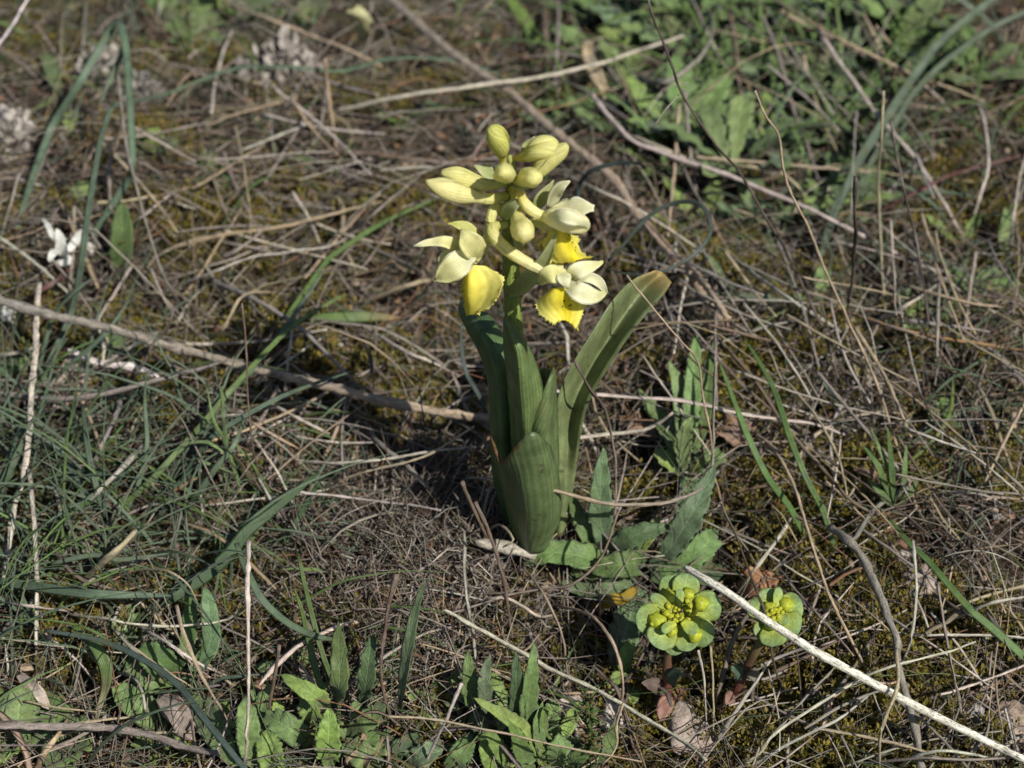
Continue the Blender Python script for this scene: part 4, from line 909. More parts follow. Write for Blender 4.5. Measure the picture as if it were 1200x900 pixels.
herb('crinkled leaf rosette spreading in front of and right of the orchid foot', (735, 668), [
    ([(722, 664, 2), (700, 658, 9), (670, 650, 12), (640, 648, 10), (611, 661, 5)], 34, 'e', 'oval'), ([(732, 660, 2), (720, 648, 10), (745, 628, 16), (786, 616, 18)], 30, 'h'),
    ([(740, 670, 2), (725, 668, 9), (705, 668, 10), (668, 672, 6)], 30, 'f'), ([(750, 668, 2), (745, 660, 10), (728, 662, 14), (692, 668, 12)], 34, 'e', 'oval'),
    ([(745, 680, 1), (720, 686, 6), (690, 690, 5), (655, 682, 3)], 26, 'q'), ([(720, 655, 2), (706, 620, 16), (704, 575, 28), (708, 522, 34)], 30, 'q'),
    ([(710, 655, 2), (690, 630, 12), (676, 600, 16), (668, 578, 16)], 22, 'e'), ([(760, 668, 2), (788, 640, 14), (812, 600, 24), (838, 545, 30)], 34, 'q'), ([(765, 670, 2), (795, 660, 10), (825, 640, 14), (838, 622, 12)], 34, 'f', 'oval'),
    ([(762, 676, 2), (795, 676, 8), (822, 672, 9), (846, 665, 6)], 36, 'h', 'oval'), ([(752, 690, 1), (740, 720, 5), (730, 755, 6), (722, 785, 4)], 40, 'q', 'oval'), ([(745, 660, 2), (752, 640, 8), (764, 622, 12), (772, 606, 12)], 18, 'k')], group=None)
herb('upright leafy herb with pointed leaves right of the long orchid leaf', (805, 555), [
    ([(800, 552, 2), (790, 520, 7), (772, 490, 9), (748, 456, 9)], 26, 'e'), ([(803, 550, 2), (808, 500, 11), (812, 450, 17), (816, 388, 20)], 23, 'f'), ([(800, 548, 2), (800, 500, 10), (796, 460, 14), (784, 422, 15)], 22, 'f'),
    ([(808, 550, 2), (822, 500, 10), (830, 450, 15), (838, 396, 17)], 20, 'e'), ([(798, 555, 1), (788, 545, 6), (778, 536, 8), (770, 527, 7)], 22, 'k', 'oval'), ([(806, 556, 1), (822, 545, 8), (838, 535, 9), (852, 540, 6)], 26, 'e'), ([(802, 552, 2), (800, 520, 14), (805, 500, 20), (812, 488, 22)], 30, 'f'), ([(804, 558, 1), (812, 585, 6), (800, 615, 5), (785, 638, 3)], 34, 'q', 'oval')])
herb('low round-leaved plant at the lower left below the grass', (200, 800), [
    ([(198, 858, 1), (180, 842, 5), (160, 826, 8), (133, 803, 9)], 38, 'f', 'oval'), ([(205, 800, 2), (195, 785, 8), (180, 770, 12), (160, 762, 12)], 40, 'e', 'oval'), ([(205, 790, 2), (215, 770, 10), (222, 745, 14), (224, 690, 18)], 22, 'e'), ([(215, 800, 2), (245, 760, 14), (246, 720, 22), (240, 688, 26)], 24, 'q'),
    ([(215, 815, 2), (235, 830, 6), (255, 860, 7), (275, 898, 5)], 36, 'f', 'oval'), ([(200, 795, 2), (180, 800, 7), (165, 790, 8), (145, 785, 6)], 30, 'f', 'oval')], shape='oval', wave=0.1)
herb('bright green leafy plant at the bottom left', (352, 850), [
    ([(325, 910, 1), (318, 890, 6), (314, 872, 9), (312, 855, 10)], 34, 'k', 'oval'), ([(300, 900, 1), (292, 870, 9), (290, 845, 14), (286, 818, 17)], 30, 'f', 'oval'), ([(385, 900, 1), (385, 875, 10), (386, 850, 16), (385, 830, 18)], 34, 'k'),
    ([(384, 840, 2), (372, 818, 14), (352, 805, 18), (328, 790, 20)], 26, 'k'), ([(390, 838, 2), (398, 805, 16), (398, 770, 24), (396, 728, 30)], 26, 'e'), ([(360, 870, 1), (345, 858, 8), (330, 848, 11), (310, 838, 10)], 32, 'f', 'oval'),
    ([(400, 860, 1), (425, 850, 8), (440, 835, 10), (448, 822, 9)], 26, 'e'), ([(372, 850, 1), (365, 838, 8), (360, 828, 10), (352, 818, 10)], 26, 'k', 'oval'), ([(425, 840, 1), (430, 800, 14), (434, 765, 20), (440, 742, 22)], 26, 'h'), ([(405, 895, 1), (425, 880, 7), (432, 870, 8), (438, 856, 7)], 30, 'e', 'oval')])
herb('small leaves at the bottom edge left of the foxtail', (455, 890), [([(440, 905, 1), (430, 890, 7), (418, 880, 8), (405, 868, 7)], 34, 'f', 'oval'), ([(470, 905, 1), (490, 890, 8), (505, 880, 9), (515, 868, 8)], 30, 'q', 'oval'), ([(525, 908, 1), (535, 890, 8), (545, 875, 10), (550, 860, 10)], 28, 'e'), ([(455, 895, 1), (465, 880, 8), (480, 868, 9), (492, 862, 8)], 22, 'h')])
herb('dense upright leafy plant at the bottom edge right of centre', (612, 895), [
    ([(640, 905, 2), (625, 870, 14), (600, 845, 20), (555, 818, 24)], 22, 'k'), ([(600, 905, 2), (585, 880, 12), (572, 862, 17), (560, 868, 14)], 22, 'k'), ([(615, 880, 3), (618, 830, 22), (622, 800, 30), (626, 752, 36)], 24, 'e'), ([(605, 880, 3), (607, 840, 18), (606, 800, 28), (604, 762, 32)], 22, 'h'),
    ([(575, 850, 2), (570, 820, 14), (568, 795, 20), (575, 765, 22)], 20, 'q'), ([(560, 840, 2), (552, 815, 12), (550, 790, 17), (548, 762, 20)], 22, 'e'), ([(635, 890, 3), (636, 850, 18), (640, 830, 24), (648, 838, 24)], 14, 'k'), ([(625, 905, 3), (612, 880, 16), (606, 862, 22), (596, 845, 26)], 24, 'k'), ([(650, 905, 2), (655, 880, 12), (660, 872, 13), (668, 868, 10)], 30, 'f', 'oval'),
    ([(590, 905, 2), (578, 895, 8), (570, 880, 11), (566, 860, 13)], 24, 'k'), ([(640, 900, 2), (632, 868, 14), (630, 845, 20), (636, 822, 22)], 16, 'f'), ([(660, 905, 2), (675, 890, 9), (688, 878, 11), (700, 862, 12)], 20, 'e'), ([(680, 905, 2), (700, 885, 8), (712, 872, 9), (722, 846, 9)], 20, 'f')])
herb('narrow hairy dark leaf standing up below the dry cushion', (466, 838), [([(468, 842, 3), (473, 800, 18), (479, 760, 30), (487, 718, 38), (499, 678, 44)], 18, 'q', 'lance')], cat='leaf', wave=0.06)
herb('small pale seedling leaves below the large spurge', (735, 790), [([(738, 800, 1), (732, 780, 6), (734, 765, 8), (742, 752, 8)], 18, 'k', 'oval'), ([(736, 800, 1), (726, 795, 5), (720, 800, 5), (716, 815, 3)], 18, 'k', 'oval'), ([(740, 802, 1), (742, 812, 4), (740, 820, 4), (738, 830, 2)], 18, 'k', 'oval')])
herb('single rounded hairy leaf standing at the left edge', (142, 318), [([(140, 335, 1), (142, 310, 10), (144, 280, 18), (143, 238, 24)], 32, 'e', 'oval')], cat='leaf', wave=0.05)
herb('small green leaves among the litter below the folded blade', (90, 160), [([(95, 170, 1), (90, 155, 6), (85, 145, 7), (82, 130, 7)], 24, 'k', 'oval'), ([(80, 235, 1), (88, 228, 5), (100, 222, 6), (118, 226, 4)], 20, 'k', 'oval'), ([(70, 115, 1), (65, 95, 7), (62, 80, 9), (48, 62, 9)], 22, 'e')])
herb('green leaf patch at the left edge below the red stem', (20, 430), [([(-5, 440, 1), (10, 430, 5), (25, 425, 6), (40, 420, 4)], 26, 'e', 'oval'), ([(128, 420, 1), (132, 405, 5), (136, 396, 6), (140, 388, 5)], 28, 'f', 'oval')])
herb('feathery dark green seedling at the right', (1050, 600), [([(1050, 600, 1), (1046, 570, 12), (1044, 540, 20), (1040, 500, 26)], 8, 'e'), ([(1048, 590, 4), (1036, 565, 14), (1028, 545, 18), (1010, 520, 20)], 8, 'e'), ([(1050, 590, 4), (1058, 565, 14), (1060, 545, 18), (1062, 520, 20)], 8, 'e'), ([(1048, 595, 2), (1038, 585, 8), (1030, 575, 10), (1016, 560, 10)], 9, 'e'), ([(1050, 598, 2), (1060, 585, 8), (1068, 575, 10), (1076, 560, 10)], 8, 'e'), ([(1047, 580, 6), (1040, 550, 16), (1030, 525, 20), (1020, 500, 22)], 6, 'e')], cat='seedling', name='seedling', wave=0.03)
herb('feathery green seedling right of the lower left grass', (290, 590), [([(288, 598, 1), (278, 560, 14), (266, 520, 24), (258, 455, 34)], 5, 'f'), ([(270, 540, 16), (262, 515, 22), (250, 490, 26), (242, 450, 30)], 4, 'f'), ([(268, 535, 16), (255, 525, 20), (240, 518, 22), (214, 520, 22)], 4, 'f'), ([(275, 555, 12), (262, 550, 16), (248, 545, 18), (226, 536, 18)], 4, 'f'), ([(264, 510, 24), (262, 490, 28), (261, 470, 30), (260, 452, 32)], 4, 'f')], cat='seedling', name='seedling', wave=0.03)
# the green mass at the upper right, plant by plant
LAND = [('the thick curled grey stem', 790, 80), ('the folded straw leaf', 705, 80), ('the thick brown upright stem', 640, 60), ('the long leaning brown stem', 925, 115), ('the upright brown stem', 866, 80), ('the tan stem at the top right edge', 1030, 50), ('the grey stem leaning on the long blades', 1010, 110), ('the long blue-green blade', 1045, 130), ('the bent tan culm', 900, 135), ('the dark slender culm', 800, 110), ('the arched tan stem', 890, 198), ('the curved stem at the right edge', 1155, 180), ('the dark red runner', 1090, 215), ('the looping dark tendril', 800, 270), ('the thin curled tendril', 715, 200), ('the large lichen cushion', 330, 90), ('the folded blue-green blade', 130, 60), ('the ragged white flower', 72, 285), ('the long grey twig', 300, 430), ('the crooked grey twig', 120, 462), ('the pinkish grey stone', 88, 446), ('the bleached stalk', 38, 450), ('the upper left buds', 520, 210), ('the top bud', 582, 160), ('the hanging yellow lip', 565, 340), ('the front orchid leaf', 622, 575), ('the long right orchid leaf', 720, 390), ('the leafy upright herb', 805, 480), ('the crinkled rosette', 730, 660), ('the large spurge', 795, 722), ('the small spurge', 908, 722), ('the white speckled twig', 1000, 787), ('the crooked weathered twig', 1030, 690), ('the feathery dark seedling', 1045, 560), ('the orange-brown stem', 1120, 400), ('the straight tan culm', 1033, 250), ('the dry cushion', 478, 650), ('the broad dark blade', 290, 630), ('the round-leaved plant', 180, 810), ('the low level twig', 130, 855), ('the bottom left leafy plant', 350, 850), ('the bottom leafy plant', 610, 850), ('the grass spike', 690, 860), ('the thick tan stem end', 840, 350), ('the short thick tan stem', 475, 335), ('the diagonal brown stalk', 900, 470), ('the green right edge leaf', 1140, 715), ('the pale brown edge stone', 1188, 862), ('the brown rounded stone', 1078, 690), ('the lone dark blade', 108, 545)]
USED = set()
def where(px, py, lead):
    """a label that no other thing carries: what it looks like, then where it lies by things one can find"""
    for k, (nm_, lx, ly) in enumerate(sorted(LAND, key=lambda q: math.hypot(q[1] - px, q[2] - py))):
        dx, dy = px - lx, py - ly; d = math.hypot(dx, dy)
        near_ = 'close ' if d < 28 else ('well ' if d > 75 else 'just ')
        if abs(dx) > 2 * abs(dy): r = 'right of' if dx > 0 else 'left of'
        elif abs(dy) > 2 * abs(dx): r = 'below' if dy > 0 else 'behind'
        else: r = ('below and ' if dy > 0 else 'behind and ') + ('right of' if dx > 0 else 'left of')
        lab = lead + ' ' + near_ + r + ' ' + nm_
        if lab not in USED and len(lab.split()) <= 16:
            USED.add(lab); return lab
spots = [((700, 20), 9, 22), ((745, 15), 9, 20), ((800, 30), 10, 22), ((775, 70), 10, 22), ((735, 95), 9, 20), ((835, 95), 10, 21), ((880, 40), 10, 22), ((925, 20), 10, 22), ((900, 95), 10, 20), ((950, 75), 10, 22), ((985, 25), 10, 20), ((1045, 15), 9, 20), ((1000, 95), 10, 20), ((1090, 25), 9, 18), ((860, 150), 10, 19), ((800, 140), 9, 19),
         ((920, 150), 10, 18), ((975, 145), 10, 20), ((1040, 55), 9, 20), ((840, 215), 8, 14), ((895, 205), 8, 14), ((760, 155), 8, 17), ((1015, 205), 8, 15), ((955, 215), 8, 14), ((720, 55), 8, 20), ((850, 15), 8, 20), ((1130, 60), 7, 16), ((1100, 215), 5, 12), ((1160, 250), 5, 14), ((690, 140), 6, 15), ((960, 300), 5, 10), ((1075, 290), 5, 11), ((860, 270), 5, 11),
         ((870, 70), 10, 20), ((820, 60), 9, 20), ((760, 40), 9, 20), ((960, 40), 9, 20), ((1010, 60), 9, 18), ((900, 5), 9, 20), ((1070, 60), 8, 17), ((940, 115), 9, 18), ((780, 110), 9, 18), ((710, 115), 7, 16), ((880, 125), 9, 17)]
kinds = [('lance', .12, 'narrow'), ('lance', .20, 'pointed'), ('obov', .17, 'spoon-shaped'), ('lance', .15, 'narrow')]
for i, (ft_, n, R) in enumerate(spots):
    sh, w, word = kinds[i % 4]
    ft_ = (ft_[0] + prng.uniform(-25, 25), ft_[1] * 1.25 + prng.uniform(-15, 25))
    rosette(where(*ft_, 'low herb with %s leaves' % word), ft_, n - 2, R * 1.5, 300 + i, c=['f', 'k', 'f', 'e'][(i * 7) % 4], shape=sh, w=w, group='low herbs of the green patch at the upper right', rise=0.75, lift=.003)
for i, (ft_, n, R, lab) in enumerate([((655, 135), 3, 16, 'small dark-leaved herb just right of the top bud'), ((470, 155), 3, 15, 'small herb with a triangular leaf left of the top bud'), ((200, 30), 7, 24, 'green herb at the top edge left of the lichen'), ((280, 30), 7, 24, 'green herb at the top edge behind the lichen'), ((240, 60), 6, 18, 'green herb just left of the lichen'), ((355, 35), 6, 18, 'green herb at the top edge right of the lichen'), ((250, 210), 4, 12, 'tiny green herb under the upper left straw'), ((180, 185), 5, 12, 'tiny bright herb right of the folded blade'),
                            ((1100, 500), 4, 11, 'tiny herb in the straw at the right'), ((1140, 350), 6, 15, 'green herb in the straw near the right edge'), ((1085, 370), 5, 14, 'small green herb left of the herb near the right edge'), ((20, 880), 6, 18, 'green herb in the bottom left corner'), ((80, 880), 6, 16, 'green herb beside the bottom left corner'), ((470, 60), 4, 12, 'tiny herb at the top edge left of the grey stalk')]):
    rosette(lab, ft_, n, R, 400 + i, c='f' if i % 2 else 'e', shape='oval' if i in (0, 1, 4) else 'lance', w=.3, rise=1.1)

for i, (ft_, n, R, lab) in enumerate([((300, 862), 7, 15, 'small bright herb behind the bottom left leaves'), ((352, 790), 6, 14, 'small herb left of the reddish upright straw'), ((245, 880), 7, 16, 'leafy herb at the bottom edge left of the white straw'), ((425, 880), 7, 15, 'leafy herb at the bottom edge below the dark hairy leaf'), ((560, 885), 7, 16, 'leafy herb at the bottom edge left of the upright leafy plant'), ((655, 880), 6, 14, 'leafy herb between the upright leafy plant and the grass spike'), ((150, 760), 6, 13, 'small herb behind the round-leaved plant'), ((445, 800), 5, 12, 'small herb just left of the dark hairy leaf'), ((520, 820), 5, 11, 'small herb behind the short pale leaning straw'), ((385, 770), 5, 12, 'small upright herb behind the bottom left leafy plant'), ((330, 885), 8, 17, 'bright herb at the bottom edge between the bottom left leaves'), ((590, 850), 8, 15, 'bright herb behind the upright leafy plant at the bottom'), ((625, 890), 8, 16, 'bright herb at the bottom edge under the upright leafy plant'), ((390, 830), 7, 14, 'bright herb right of the bottom left leafy plant'), ((185, 880), 7, 14, 'bright herb below the round-leaved plant')]):
    rosette(lab, ft_, n, R, 450 + i, c='k' if i % 3 else 'f', shape='lance', w=.17, rise=1.0)
# ---- green foxtail spike at the bottom
b = P(690, 905, 0); fox = empty('grass_spike', b, 'fuzzy green grass spike at the bottom edge right of the leafy plant', 'grass spike')
pts = smooth(np.array([P(690, 905, 2), P(691, 880, 12), P(690, 850, 20), P(688, 815, 28)]), n=30)
mb = MB(); tube(mb, pts, 0.0005, CC['e'], k=6); mb.build('stalk', M_BLADE, fox, origin=b)
rg = np.random.RandomState(8); mb = MB()
for k in range(260):
    t = rg.uniform(0.12, 1); c = pts[int(t * 29)]; d = nrmz(rg.normal(0, 1, 3) * np.array([1, 1, .3]) + np.array([0, .3, .9])); L = rg.uniform(.0016, .004)
    p = c + d * (np.linspace(0, 1, 4)[:, None] * L) + nrmz(rg.normal(0, 1, 3)) * 0.0006
    strip(mb, p, np.array([.0002, .0004, .0003, .00004]), shade(CC['e' if k % 3 else 'n'], .25), nrmz(rg.normal(0, 1, 3)), thick=0.00008, across=3, rng=rg)
tag(mb.build('bristles', M_BLADE, fox), None, None, kind='stuff')

# ------------------------------------------------------------------ stones
def stone(label, at_, size, c, seed, squash=0.6, sink=0.3, ang=0.0, group='stones in the litter'):
    """size = (width, depth) in photograph pixels"""
    rg = np.random.RandomState(seed); q = P(*at_, 0); s = PXM(q)
    a, bb = size[0] / 2 * s, size[1] / 2 * s * 1.25; hgt = min(a, bb) * squash * 1.5
    nu, nv = 22, 30
    th = np.linspace(0.001, math.pi - .001, nu)[:, None]; ph = np.linspace(0, 2 * math.pi, nv, endpoint=False)[None, :]
    d = np.stack([np.sin(th) * np.cos(ph), np.sin(th) * np.sin(ph), np.cos(th) * np.ones_like(ph)], -1)
    rad = np.full(d.shape[:2], 1.0)
    for k in range(11):                                            # planar facets
        nn = nrmz(rg.normal(0, 1, 3)); lim = rg.uniform(.62, .9); dd = d @ nn
        rad = np.minimum(rad, np.where(dd > 0.05, lim / np.maximum(dd, .05), 9))
    for k in range(14):
        w = rg.normal(0, 5, 3); rad = rad * (1 + 0.022 * np.sin(d @ w * 1.6 + rg.uniform(0, 6)))
    v = d * rad[..., None] * np.array([a, bb, hgt]) * 1.2
    ca, sa = math.cos(ang), math.sin(ang); v = v @ np.array([[ca, sa, 0], [-sa, ca, 0], [0, 0, 1]])
    v = v.reshape(-1, 3) + q + np.array([0, 0, hgt * (1 - sink * 2) * .6])
    i = np.arange(nu - 1)[:, None] * nv; j = np.arange(nv)[None, :]; j2 = (j + 1) % nv
    mb = MB(); mb.add(v, [np.stack([i + j, i + nv + j, i + nv + j2, i + j2], -1).reshape(-1, 4), np.arange(nv)[None, :], ((nu - 1) * nv + np.arange(nv))[None, ::-1]], c, v)
    return tag(mb.build('stone', M_ROCK, origin=q), label, 'stone', group)
PK = (0.40, 0.33, 0.28); GY = (0.33, 0.31, 0.29); WH = (0.68, 0.66, 0.60)
stone('small white pebble beside the ragged white flower', (106, 294), (11, 12), WH, 2, .9)
stone('pinkish grey stone under the crooked twig at the left', (88, 446), (60, 36), PK, 3, .7, .3, .3)
stone('pinkish stone at the foot of the large spurge', (812, 862), (56, 56), PK, 4, .5, .2, .6)
stone('small chip of stone left of the stone under the spurge', (790, 838), (30, 26), PK, 5, .6)
stone('white crusty stone half hidden behind the grass spike', (672, 850), (64, 40), (0.62, 0.52, 0.45), 6, .7, .25)
stone('crusty white stone right of the grass spike', (716, 845), (28, 34), (0.60, 0.54, 0.48), 16, .7, .25)
stone('pale brown stone at the bottom right edge', (1188, 862), (54, 58), (0.36, 0.28, 0.22), 7, .6, .2)
stone('grey pebble near the white twig at the lower right', (1140, 842), (26, 18), GY, 8, .8)
stone('rounded brown stone right of the crooked weathered twig', (1078, 690), (40, 30), PK, 9, .7, .3)
stone('small pale pebble left of the crooked weathered twig', (1018, 720), (24, 18), GY, 10, .7)
stone('bluish white pebble at the left edge above the long twig', (14, 372), (24, 20), (0.5, 0.52, 0.5), 13, .7)
stone('small white pebble right of the looping tendril', (812, 302), (22, 16), (0.5, 0.5, 0.5), 14, .7)
stone('pale pebble near the left grass', (30, 505), (22, 18), PK, 15, .7)

# ------------------------------------------------------------------ dead leaves, lichen, petal
def dead_leaf(label, ctrl, w, c, up=(0, -.4, 1), wave=.5, shape='oval', name='dead_leaf', cat='dead leaf', group='dead leaves in the litter', mat=None):
    pts = np.array([P(*q) for q in ctrl]); a = smooth(pts, n=18)
    mb = leafmesh(a, w / 2 * PXM(pts[0]), shade(CC[c]), shape, up=nrmz(np.array(up, float)), wave=wave, cup=.35, ragged=.15, nwave=2)
    return tag(mb.build(name, mat or M_DRY, origin=a[0]), label, cat, group)
dead_leaf('crumpled grey-brown dead leaf between the round leaves at the lower left', [(188, 816, 8), (200, 825, 11), (210, 840, 10), (225, 868, 5)], 30, 'g')
dead_leaf('orange-brown dead leaf behind the small spurge', [(865, 697, 3), (880, 688, 9), (892, 680, 10), (905, 676, 6)], 34, 'o')
dead_leaf('orange dead leaf right of the orchid leaf', [(725, 492, 3), (742, 497, 7), (756, 505, 7), (768, 514, 4)], 26, 'o')
dead_leaf('rust coloured dead leaf behind the leafy herb', [(838, 500, 3), (856, 505, 7), (870, 512, 7), (880, 520, 4)], 34, 'n')
dead_leaf('yellow withered leaf between the rosette and the large spurge', [(700, 714, 3), (712, 706, 7), (726, 704, 8), (746, 690, 6)], 16, 'y', mat=M_LIP)
dead_leaf('tan dead leaf at the bottom left leaves', [(418, 905, 2), (424, 890, 7), (432, 878, 8), (440, 866, 6)], 30, 't')
dead_leaf('small pinkish dead leaf at the foot of the orchid rosette', [(500, 725, 3), (515, 716, 6), (528, 712, 6), (540, 706, 3)], 18, 't')
dead_leaf('reddish brown dead leaf at the lower left', [(292, 800, 2), (300, 803, 5), (308, 806, 5), (316, 812, 2)], 16, 'o')
dead_leaf('folded straw leaf bent in two at the upper right', [(738, 36, 12), (715, 42, 14), (690, 52, 16), (688, 64, 15), (700, 92, 10), (716, 125, 5), (726, 148, 2)], 15, 's', wave=.05, shape='obov')
dead_leaf('bleached torn leaf at the lower left edge', [(22, 790, 4), (36, 805, 8), (48, 818, 8), (58, 830, 4)], 20, 'p', shape='lance')
dead_leaf('brown scrap of leaf at the right edge of the dry cushion', [(1000, 545, 3), (1010, 552, 5), (1018, 556, 5), (1026, 560, 3)], 14, 'n')
rt = empty('fallen_petal', P(418, 45, 0), 'cream petal on a short stalk at the top edge', 'petal')
pts = smooth(np.array([P(410, 48, 1), P(410, 40, 8), P(412, 34, 12)]), n=8); mb = MB(); tube(mb, pts, .0006, CC['s'], k=6); mb.build('stalk', M_DRY, rt, origin=pts[0])
a = smooth(np.array([P(412, 36, 12), P(418, 28, 15), P(420, 18, 19), P(420, 6, 22)]), n=14)
leafmesh(a, 19 * PXM(a[0]), (0.62, 0.60, 0.34), 'oval', up=nrmz(TOCAM), wave=.1, cup=-.4).build('blade', M_PETAL, rt, origin=a[0])

def lichen(label, at_, size, n, seed, c=(0.50, 0.45, 0.40), lobes=(.0025, .006), tall=.010, name='lichen', cat='lichen', group='lichen tufts', mat=None):
    """a cushion of frilled lobes"""
    rg = np.random.RandomState(seed); q = P(*at_, 0); s = PXM(q); mb = MB()
    for k in range(n):
        r = math.sqrt(rg.rand()); a = rg.uniform(0, 6.28); x, y = q[0] + math.cos(a) * r * size[0] / 2 * s, q[1] + math.sin(a) * r * size[1] / 2 * s
        z = float(H(x, y)) + tall * (1 - r * r) * rg.uniform(.3, 1)
        d = nrmz(np.array([math.cos(a), math.sin(a), 0]) * r + rg.normal(0, .6, 3) + np.array([0, 0, .5])); L = rg.uniform(*lobes)
        u = np.linspace(0, 1, 6)[:, None]; p = np.array([x, y, z]) + d * (u * L) + np.array([0, 0, 1]) * (rg.uniform(-.4, .8) * L * u * u)
        strip(mb, p, L * .42 * np.array([.3, .7, 1, 1.1, 1.0, .35]), np.array(c) * rg.uniform(.65, 1.2), nrmz(rg.normal(0, .6, 3) + np.array([0, -.3, 1])), cup=rg.uniform(-.6, .6), wave=.4, ragged=.35, thick=.00012, across=5, nwave=2, rng=rg)
    return tag(mb.build(name, mat or M_ROCK, origin=q), label, cat, group)
lichen('large frilly whitish lichen cushion at the upper left', (335, 92), (62, 62), 320, 41, tall=.014)
lichen('grey lower half of the lichen cushion at the upper left', (298, 105), (56, 42), 200, 42, (0.36, 0.33, 0.30), tall=.008)
lichen('small pale green-grey lichen tuft below the dry cushion', (520, 762), (46, 34), 110, 43, (0.40, 0.42, 0.36), (.0015, .0035), .004)
lichen('tiny whitish lichen tuft left of the orchid front stem', (545, 700), (26, 20), 50, 44, (0.5, 0.46, 0.42), (.0012, .003), .004)
lichen('whitish lichen tuft near the folded grass blade', (165, 120), (36, 40), 110, 45, (0.42, 0.40, 0.37), (.002, .005), .007)
lichen('pale lichen patch at the left edge by the folded blade', (8, 165), (44, 64), 150, 47, (0.52, 0.48, 0.43), (.002, .005), .008)
lichen('pale grey lichen patch behind the folded blade', (122, 88), (52, 50), 150, 48, (0.42, 0.39, 0.35), (.002, .005), .009)
b = P(70, 300, 0); wf = empty('white_flower', b, 'ragged white flower at the left edge below the folded grass blade', 'flower')
for ctrl, w in (([(74, 302, 4), (72, 290, 9), (70, 278, 13), (66, 268, 15)], 20), ([(74, 300, 4), (66, 296, 8), (60, 300, 9), (58, 308, 7)], 16), ([(76, 298, 5), (86, 286, 9), (92, 276, 11), (98, 268, 11)], 14), ([(76, 300, 4), (80, 304, 6), (74, 308, 6), (66, 306, 5)], 14), ([(72, 290, 8), (62, 276, 12), (56, 264, 13), (50, 256, 12)], 10)):
    a = smooth(np.array([P(q[0], q[1], q[2] + 7) for q in ctrl]), n=14)
    leafmesh(a, w * .36 * PXM(a[0]), (0.90, 0.90, 0.84), 'oval', up=nrmz(TOCAM + prng.uniform(-.3, .3, 3)), wave=.3, cup=.2, ragged=.1).build('petal', M_PETAL, wf, origin=a[0])
# ------------------------------------------------------------------ thatch: what nobody could count
zr = np.random.RandomState(1234)
X0, X1, Y0, Y1 = -0.30, 0.30, -0.20, 0.42
def project(x, y, z):
    d = np.stack([x, y, z], -1) - CAM; dep = d @ FW
    return 600 + FPX * (d @ RT) / dep, 450 - FPX * (d @ UP) / dep
def scatter(n, rg, margin=70, outer=0.22):
    """places on the ground: dense where people look, thinner further out"""
    xs, ys = [], []; got = 0
    while got < n:
        x = rg.uniform(X0, X1, n); y = rg.uniform(Y0, Y1, n)
        px, py = project(x, y, H(x, y))
        inn = (px > -margin) & (px < 1200 + margin) & (py > -margin) & (py < 900 + margin)
        k = inn | (rg.rand(n) < outer)
        xs.append(x[k]); ys.append(y[k]); got += k.sum()
    return np.concatenate(xs)[:n], np.concatenate(ys)[:n]
def fld(x, y, seed, wl):
    """smooth random field in about -1..1"""
    r = np.random.RandomState(seed); f = 0
    for k in range(7):
        a = r.uniform(0, 6.28); w = wl * r.uniform(.6, 1.6)
        f = f + np.sin((x * math.cos(a) + y * math.sin(a)) * 6.283 / w + r.uniform(0, 6.28))
    return f / 3.0
def patch(x, y, at_, rx, ry):
    q = P(*at_, 0); s = PXM(q)
    return np.exp(-(((x - q[0]) / (rx * s)) ** 2 + ((y - q[1]) / (ry * s * 1.5)) ** 2))
LIT = 0.78 * np.array([(0.235, 0.205, 0.175), (0.31, 0.27, 0.225), (0.15, 0.115, 0.085), (0.37, 0.29, 0.185), (0.50, 0.45, 0.38), (0.08, 0.06, 0.045), (0.25, 0.135, 0.07), (0.19, 0.165, 0.14)])
